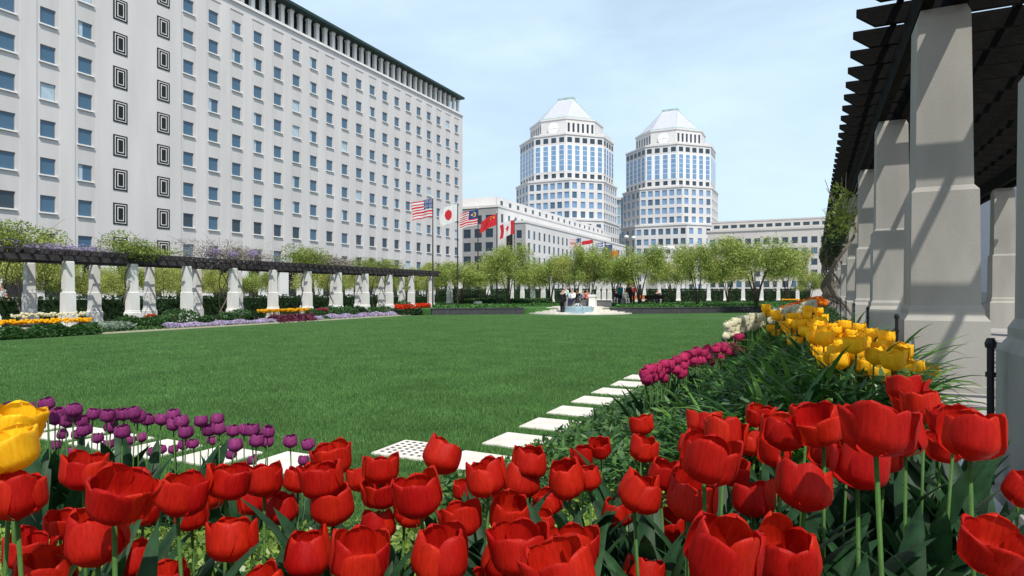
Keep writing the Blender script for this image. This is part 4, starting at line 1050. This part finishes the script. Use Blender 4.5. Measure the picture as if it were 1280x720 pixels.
# ---------------------------------------------------------------- strap leaf clumps and undergrowth
def strap(seed, n=60, ln=.52, w=.015):
    rr = random.Random(seed); mb = MB()
    for k in range(n):
        a = rr.uniform(0,6.28); L_ = ln*rr.uniform(.6,1.15); up = rr.uniform(.75,1.35); bend = rr.uniform(.9,2.3); ww = w*rr.uniform(.7,1.4); r0 = rr.uniform(0,.05)
        p = Vector((math.cos(a)*r0, math.sin(a)*r0, -.03)); th = up; S = 8; b = len(mb.v); side = Vector((-math.sin(a), math.cos(a), 0))
        for j in range(S+1):
            t = j/S; wj = ww*(1-t**2.5)*(.75+.5*t)+.0006
            mb.v += [tuple(p-side*wj), tuple(p+Vector((0,0,-wj*.5))), tuple(p+side*wj)]
            p = p+Vector((math.cos(a)*math.cos(th), math.sin(a)*math.cos(th), math.sin(th)))*(L_/S); th -= bend/S*(.4+1.2*t)
        for j in range(S):
            q = b+j*3; mb.f += [(q,q+1,q+4,q+3),(q+1,q+2,q+5,q+4)]; mb.m += [0,0]
    return mb.mesh('strap_leaf_clump', M_strap, True)
SM = [strap(s) for s in range(5)]
random.seed(3); k = 0
spots = []
while len(spots) < 135:
    x = random.uniform(-1.75,.34); y = random.uniform(1.9,8.5)
    Z = depth(x,y)
    if Z < 2.55 or min([9]+[math.hypot(x-a,y-b) for a,b in spots]) < .19: continue
    if x < -.95 and y > 3.0: continue
    if x < -1.1 or (y < 4.2 and x < -.7): continue
    spots.append((x,y))
spots.sort(key=lambda s: s[1])
for i, (x,y) in enumerate(spots):
    o = link('strap_leaf_plant', SM[i % 5], loc=(x,y,g(x,y))); o.rotation_euler.z = random.uniform(0,6.28); s = random.uniform(.85,1.15)*(.55 if x < -.6 else .8 if x < -.3 else 1.05); o.scale = (s,s,s)
    tag(o, 'clump of arching green strap leaves filling the right bed among the tulips', 'leafy plant', 'strap-leaved clumps in the right bed')
# under growth
def cover(name, n, fn, size, m, label, hgt, asp=.5, upb=.5):
    pts = []
    while len(pts) < n:
        x, y = fn(); pts.append((x,y,g(x,y)+random.uniform(0,hgt)))
    o = leafobj(name, np.array(pts), size, m, None, (0,0,0), asp, upb); tag(o, label, 'ground cover', kind='stuff')
def fA():
    while True:
        px = random.uniform(-60,1250); Z = random.uniform(1.35,3.0)
        x, y = W(px, Z)
        if x < -.35-.3*random.random() and Z < 3.0-.0*px: return x, y
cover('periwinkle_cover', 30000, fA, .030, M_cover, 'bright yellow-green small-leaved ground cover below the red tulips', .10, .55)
def fB():
    while True:
        px = random.uniform(-80,1280); Z = random.uniform(.5,1.6); x, y = W(px, Z)
        if x < .4: return x, y
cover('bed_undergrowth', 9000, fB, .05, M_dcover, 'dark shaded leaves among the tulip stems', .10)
def fC():
    while True:
        x = random.uniform(-1.85,.4); y = random.uniform(2.5,32)
        if depth(x,y) > 2.6 and random.random() < min(1, 6/y): return x, y
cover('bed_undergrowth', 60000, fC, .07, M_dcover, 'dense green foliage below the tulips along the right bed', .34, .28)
# tulip foliage of the purple and red drifts
def leafmass(n, fn, sc, label):
    V = []; Fc = []
    for i in range(n):
        x, y = fn(); me = random.choice(LEAF); a = random.uniform(0,6.28); s = sc*random.uniform(.7,1.2); z = g(x,y)-.02
        co = np.empty(len(me.vertices)*3, np.float32); me.vertices.foreach_get('co', co); co = co.reshape(-1,3)*s
        q = np.stack([co[:,0]*math.cos(a)-co[:,1]*math.sin(a)+x, co[:,0]*math.sin(a)+co[:,1]*math.cos(a)+y, co[:,2]+z],1)
        b = len(V); V += q.tolist(); Fc += [tuple(k+b for k in p.vertices) for p in me.polygons]
    me = bpy.data.meshes.new('tulip_foliage'); me.from_pydata(V, [], Fc); me.materials.append(M_tleaf); me.polygons.foreach_set('use_smooth', [True]*len(Fc))
    tag(link('tulip_foliage', me), label, 'foliage', kind='stuff')
def fD():
    px = random.uniform(60,400); return W(px, random.uniform(2.4,3.5))
leafmass(420, fD, .55, 'grey-green tulip leaves among the purple tulips')
def fE():
    while True:
        x, y = W(random.uniform(560,1290), random.uniform(.75,1.9))
        if x < .40: return x, y
leafmass(420, fE, 1.05, 'broad blue-green tulip leaves under the red tulips')
def fF():
    return W(random.uniform(-40,640), random.uniform(.75,1.45))
leafmass(110, fF, .85, 'scattered broad tulip leaves at the lower left')
# boxwood by the paving corner
x, y = W(722, 5.3); R = thing('shrub', (x,y,.0), 'low glossy green shrub between the stepping stones and the red tulips', 'shrub')
C = np.concatenate([ellip((dx,dy,.12),(.3,.3,.2),900) for dx,dy in ((0,0),(.35,-.3),(-.1,-.45),(.5,.3))]); C = C[C[:,2]>0]
link('foliage', npmesh('foliage', leafverts(C, .045, .55, .5), 4, M_cover), R)

# ---------------------------------------------------------------- vines
def vine(cx, cy, cz, r, n, m, label, ls=.1, trunk=None, tips=True, flow=None):
    R = thing('climbing_vine', (cx,cy,cz), label, 'vine')
    C = np.concatenate([ellip((random.uniform(-.6,.6)*r[0], random.uniform(-.6,.6)*r[1], random.uniform(-.3,.5)*r[2]), (r[0]*.55,r[1]*.55,r[2]*.6), n//8, .2) for _ in range(8)])
    link('foliage', npmesh('foliage', leafverts(C, ls, .45, .3), 4, m), R)
    if flow: 
        C = np.concatenate([ellip((random.uniform(-.7,.7)*r[0], random.uniform(-.9,.9)*r[1], random.uniform(0,.5)*r[2]), (.25,.3,.15), n//16, .2) for _ in range(8)])
        link('blossom', npmesh('blossom', leafverts(C, ls*.8, .7, .3), 4, flow), R)
    mb = MB()
    for k in range(14):
        a = random.uniform(0,6.28); mb.tube([(0,0,0),(math.cos(a)*r[0]*.5,math.sin(a)*r[1]*.5,r[2]*random.uniform(0,.6)),(math.cos(a)*r[0]*1.1,math.sin(a)*r[1]*1.1,r[2]*random.uniform(.1,1.1))], [.014,.009,.004], 4)
    mb.build('twigs', M_dryv, R, org=(0,0,0))
    if trunk:
        for k in range(trunk[1]):
            mb = MB(); pts = []; z0 = trunk[0]
            for j in range(11):
                t = j/10; a = t*7+k*2; rr = .24-.05*t; pts.append((math.cos(a)*rr, math.sin(a)*rr, (z0-cz)*(1-t)))
            mb.tube(pts, [.035-.015*j/10 for j in range(11)], 6); mb.build('trunk', mat('vine_bark', (.16,.13,.10), .95, .3, 10), R, org=(0,0,0))
    return R
random.seed(9)
zt = 3.15
def lp(px): return WX(px, -25.6)
vine(-26.6, lp(35), zt+.15, (1.4,1.9,1.0), 5200, M_vine, 'dense leafy vine on the left pergola above its leftmost pillars', flow=M_wist, trunk=(.2,1))
vine(-26.2, lp(90), zt, (1.0,2.6,.28), 2200, M_wist, 'purple wisteria blossom trailing along the top of the left pergola', .08)
vine(-25.6, lp(163), zt+.12, (.9,1.3,.7), 3600, M_vine, 'yellow-green vine spilling over the left pergola beam', .09, trunk=(.2,2))
vine(-26.4, lp(222), zt+.1, (.9,1.1,.3), 800, M_treeB, 'thin green vine shoots on the pergola between two vines', .08)
vine(-26.0, lp(287), zt+.15, (1.1,2.6,.85), 6500, M_dryv, 'grey leafless vine tangle on the middle of the left pergola', .07, trunk=(.2,3), flow=M_wist)
vine(-26.0, lp(330), zt+.1, (.9,1.8,.5), 2600, M_dryv, 'sparse grey vine twigs right of the big grey tangle', .07)
vine(-26.0, lp(388), zt+.2, (1.0,2.0,.8), 4200, M_vine, 'bright green vine mound on the far half of the left pergola', .10, trunk=(.2,2))
vine(-26.0, lp(420), zt+.1, (.9,2.0,.6), 3200, M_dryv, 'pale dry vine next to the bright green vine mound', .09, trunk=(.2,1))
vine(-26.0, lp(476), zt+.15, (.9,2.8,.6), 3600, M_vine, 'patchy green vine near the far end of the left pergola', .10, trunk=(.2,2))
# dark vines hanging over the far part of the right pergola
for i, (y, n) in enumerate(((12.5,500),(15.0,1300),(18.0,2200),(21.5,2400),(25,2200),(29,2200))):
    vine(.46, y, 2.85, (.28,1.3,.55), n, M_vdark if i else M_vine, 'dark vine hanging from the outer rafters of the right pergola, %s nearest' % ordw(i+1), .085, trunk=(.85,3 if i > 1 else 1))

# ---------------------------------------------------------------- lamps far behind
for px, Z, py in ((783,110,296),(792,112,297)):
    x, y = W(px, Z); z = ZH(py, Z); R = thing('street_lamp', (x,y,0), 'distant street lamp with a pale globe between the towers, %s one' % ('left' if px < 790 else 'right'), 'lamp')
    mb = MB(); mb.tube([(x,y,0),(x,y,z-.3)], [.1,.06], 6); mb.build('pole', M_steel, R)
    mb = MB(); mb.tube([(x,y,z-.35),(x,y,z-.15),(x,y,z+.1),(x,y,z+.3)], [.15,.42,.42,.12], 10); mb.build('lamp_globe', M_white, R, True)

# ---------------------------------------------------------------- light, sky, camera
sd = Vector((1.0,-1.12,2.35)).normalized()
el = math.asin(sd.z); az = math.atan2(sd.x, sd.y)
sun = bpy.data.lights.new('sun', 'SUN'); sun.energy = 4.8; sun.angle = math.radians(.55); sun.color = (1,.955,.89)
so = bpy.data.objects.new('sun', sun); COL.objects.link(so); so.rotation_mode = 'QUATERNION'; so.rotation_quaternion = Vector((0,0,1)).rotation_difference(sd)
wd = bpy.data.worlds.new('World'); scn.world = wd; wd.use_nodes = True; nt = wd.node_tree; N = nt.nodes; L = nt.links
bg = N['Background']; sky = N.new('ShaderNodeTexSky'); sky.sky_type = 'NISHITA'; sky.sun_disc = False; sky.sun_elevation = el; sky.sun_rotation = az
sky.air_density = 1.0; sky.dust_density = 1.5; sky.ozone_density = 1.0
tc = N.new('ShaderNodeTexCoord'); mp = N.new('ShaderNodeMapping'); mp.inputs['Scale'].default_value = (1,1,3.2)
L.new(tc.outputs['Generated'], mp.inputs['Vector'])
nz = N.new('ShaderNodeTexNoise'); nz.inputs['Scale'].default_value = 1.6; nz.inputs['Detail'].default_value = 8; nz.inputs['Roughness'].default_value = .58; nz.inputs['Distortion'].default_value = .3
L.new(mp.outputs['Vector'], nz.inputs['Vector'])
rp = N.new('ShaderNodeMapRange'); rp.inputs['From Min'].default_value = .35; rp.inputs['From Max'].default_value = .75; rp.inputs['To Min'].default_value = .62; rp.inputs['To Max'].default_value = 1.0
L.new(nz.outputs['Fac'], rp.inputs['Value'])
mx = N.new('ShaderNodeMix'); mx.data_type = 'RGBA'; mx.inputs['B'].default_value = (7.0,9.0,10.8,1)
sx = N.new('ShaderNodeSeparateXYZ'); L.new(tc.outputs['Generated'], sx.inputs[0])
zr_ = N.new('ShaderNodeMapRange'); zr_.inputs['From Min'].default_value = .5; zr_.inputs['From Max'].default_value = .85; zr_.inputs['To Min'].default_value = 1.0; zr_.inputs['To Max'].default_value = .12
L.new(sx.outputs['Z'], zr_.inputs['Value']); ml_ = N.new('ShaderNodeMath'); ml_.operation = 'MULTIPLY'; L.new(rp.outputs['Result'], ml_.inputs[0]); L.new(zr_.outputs['Result'], ml_.inputs[1]); L.new(ml_.outputs[0], mx.inputs['Factor']); L.new(sky.outputs['Color'], mx.inputs['A']); L.new(mx.outputs['Result'], bg.inputs['Color'])
bg.inputs['Strength'].default_value = .11

cd = bpy.data.cameras.new('camera'); co = bpy.data.objects.new('camera', cd); COL.objects.link(co)
co.location = (0,0,H); co.rotation_euler = (PI/2, 0, A); cd.sensor_width = 36; cd.lens = F/1280*36; cd.shift_y = 6/1280
cd.clip_start = .05; cd.clip_end = 3000
scn.camera = co
scn.view_settings.view_transform = 'Standard'; scn.view_settings.look = 'None'; scn.view_settings.exposure = 0; scn.view_settings.gamma = 1
for o in bpy.data.objects:
    if '_org' in o: del o['_org']
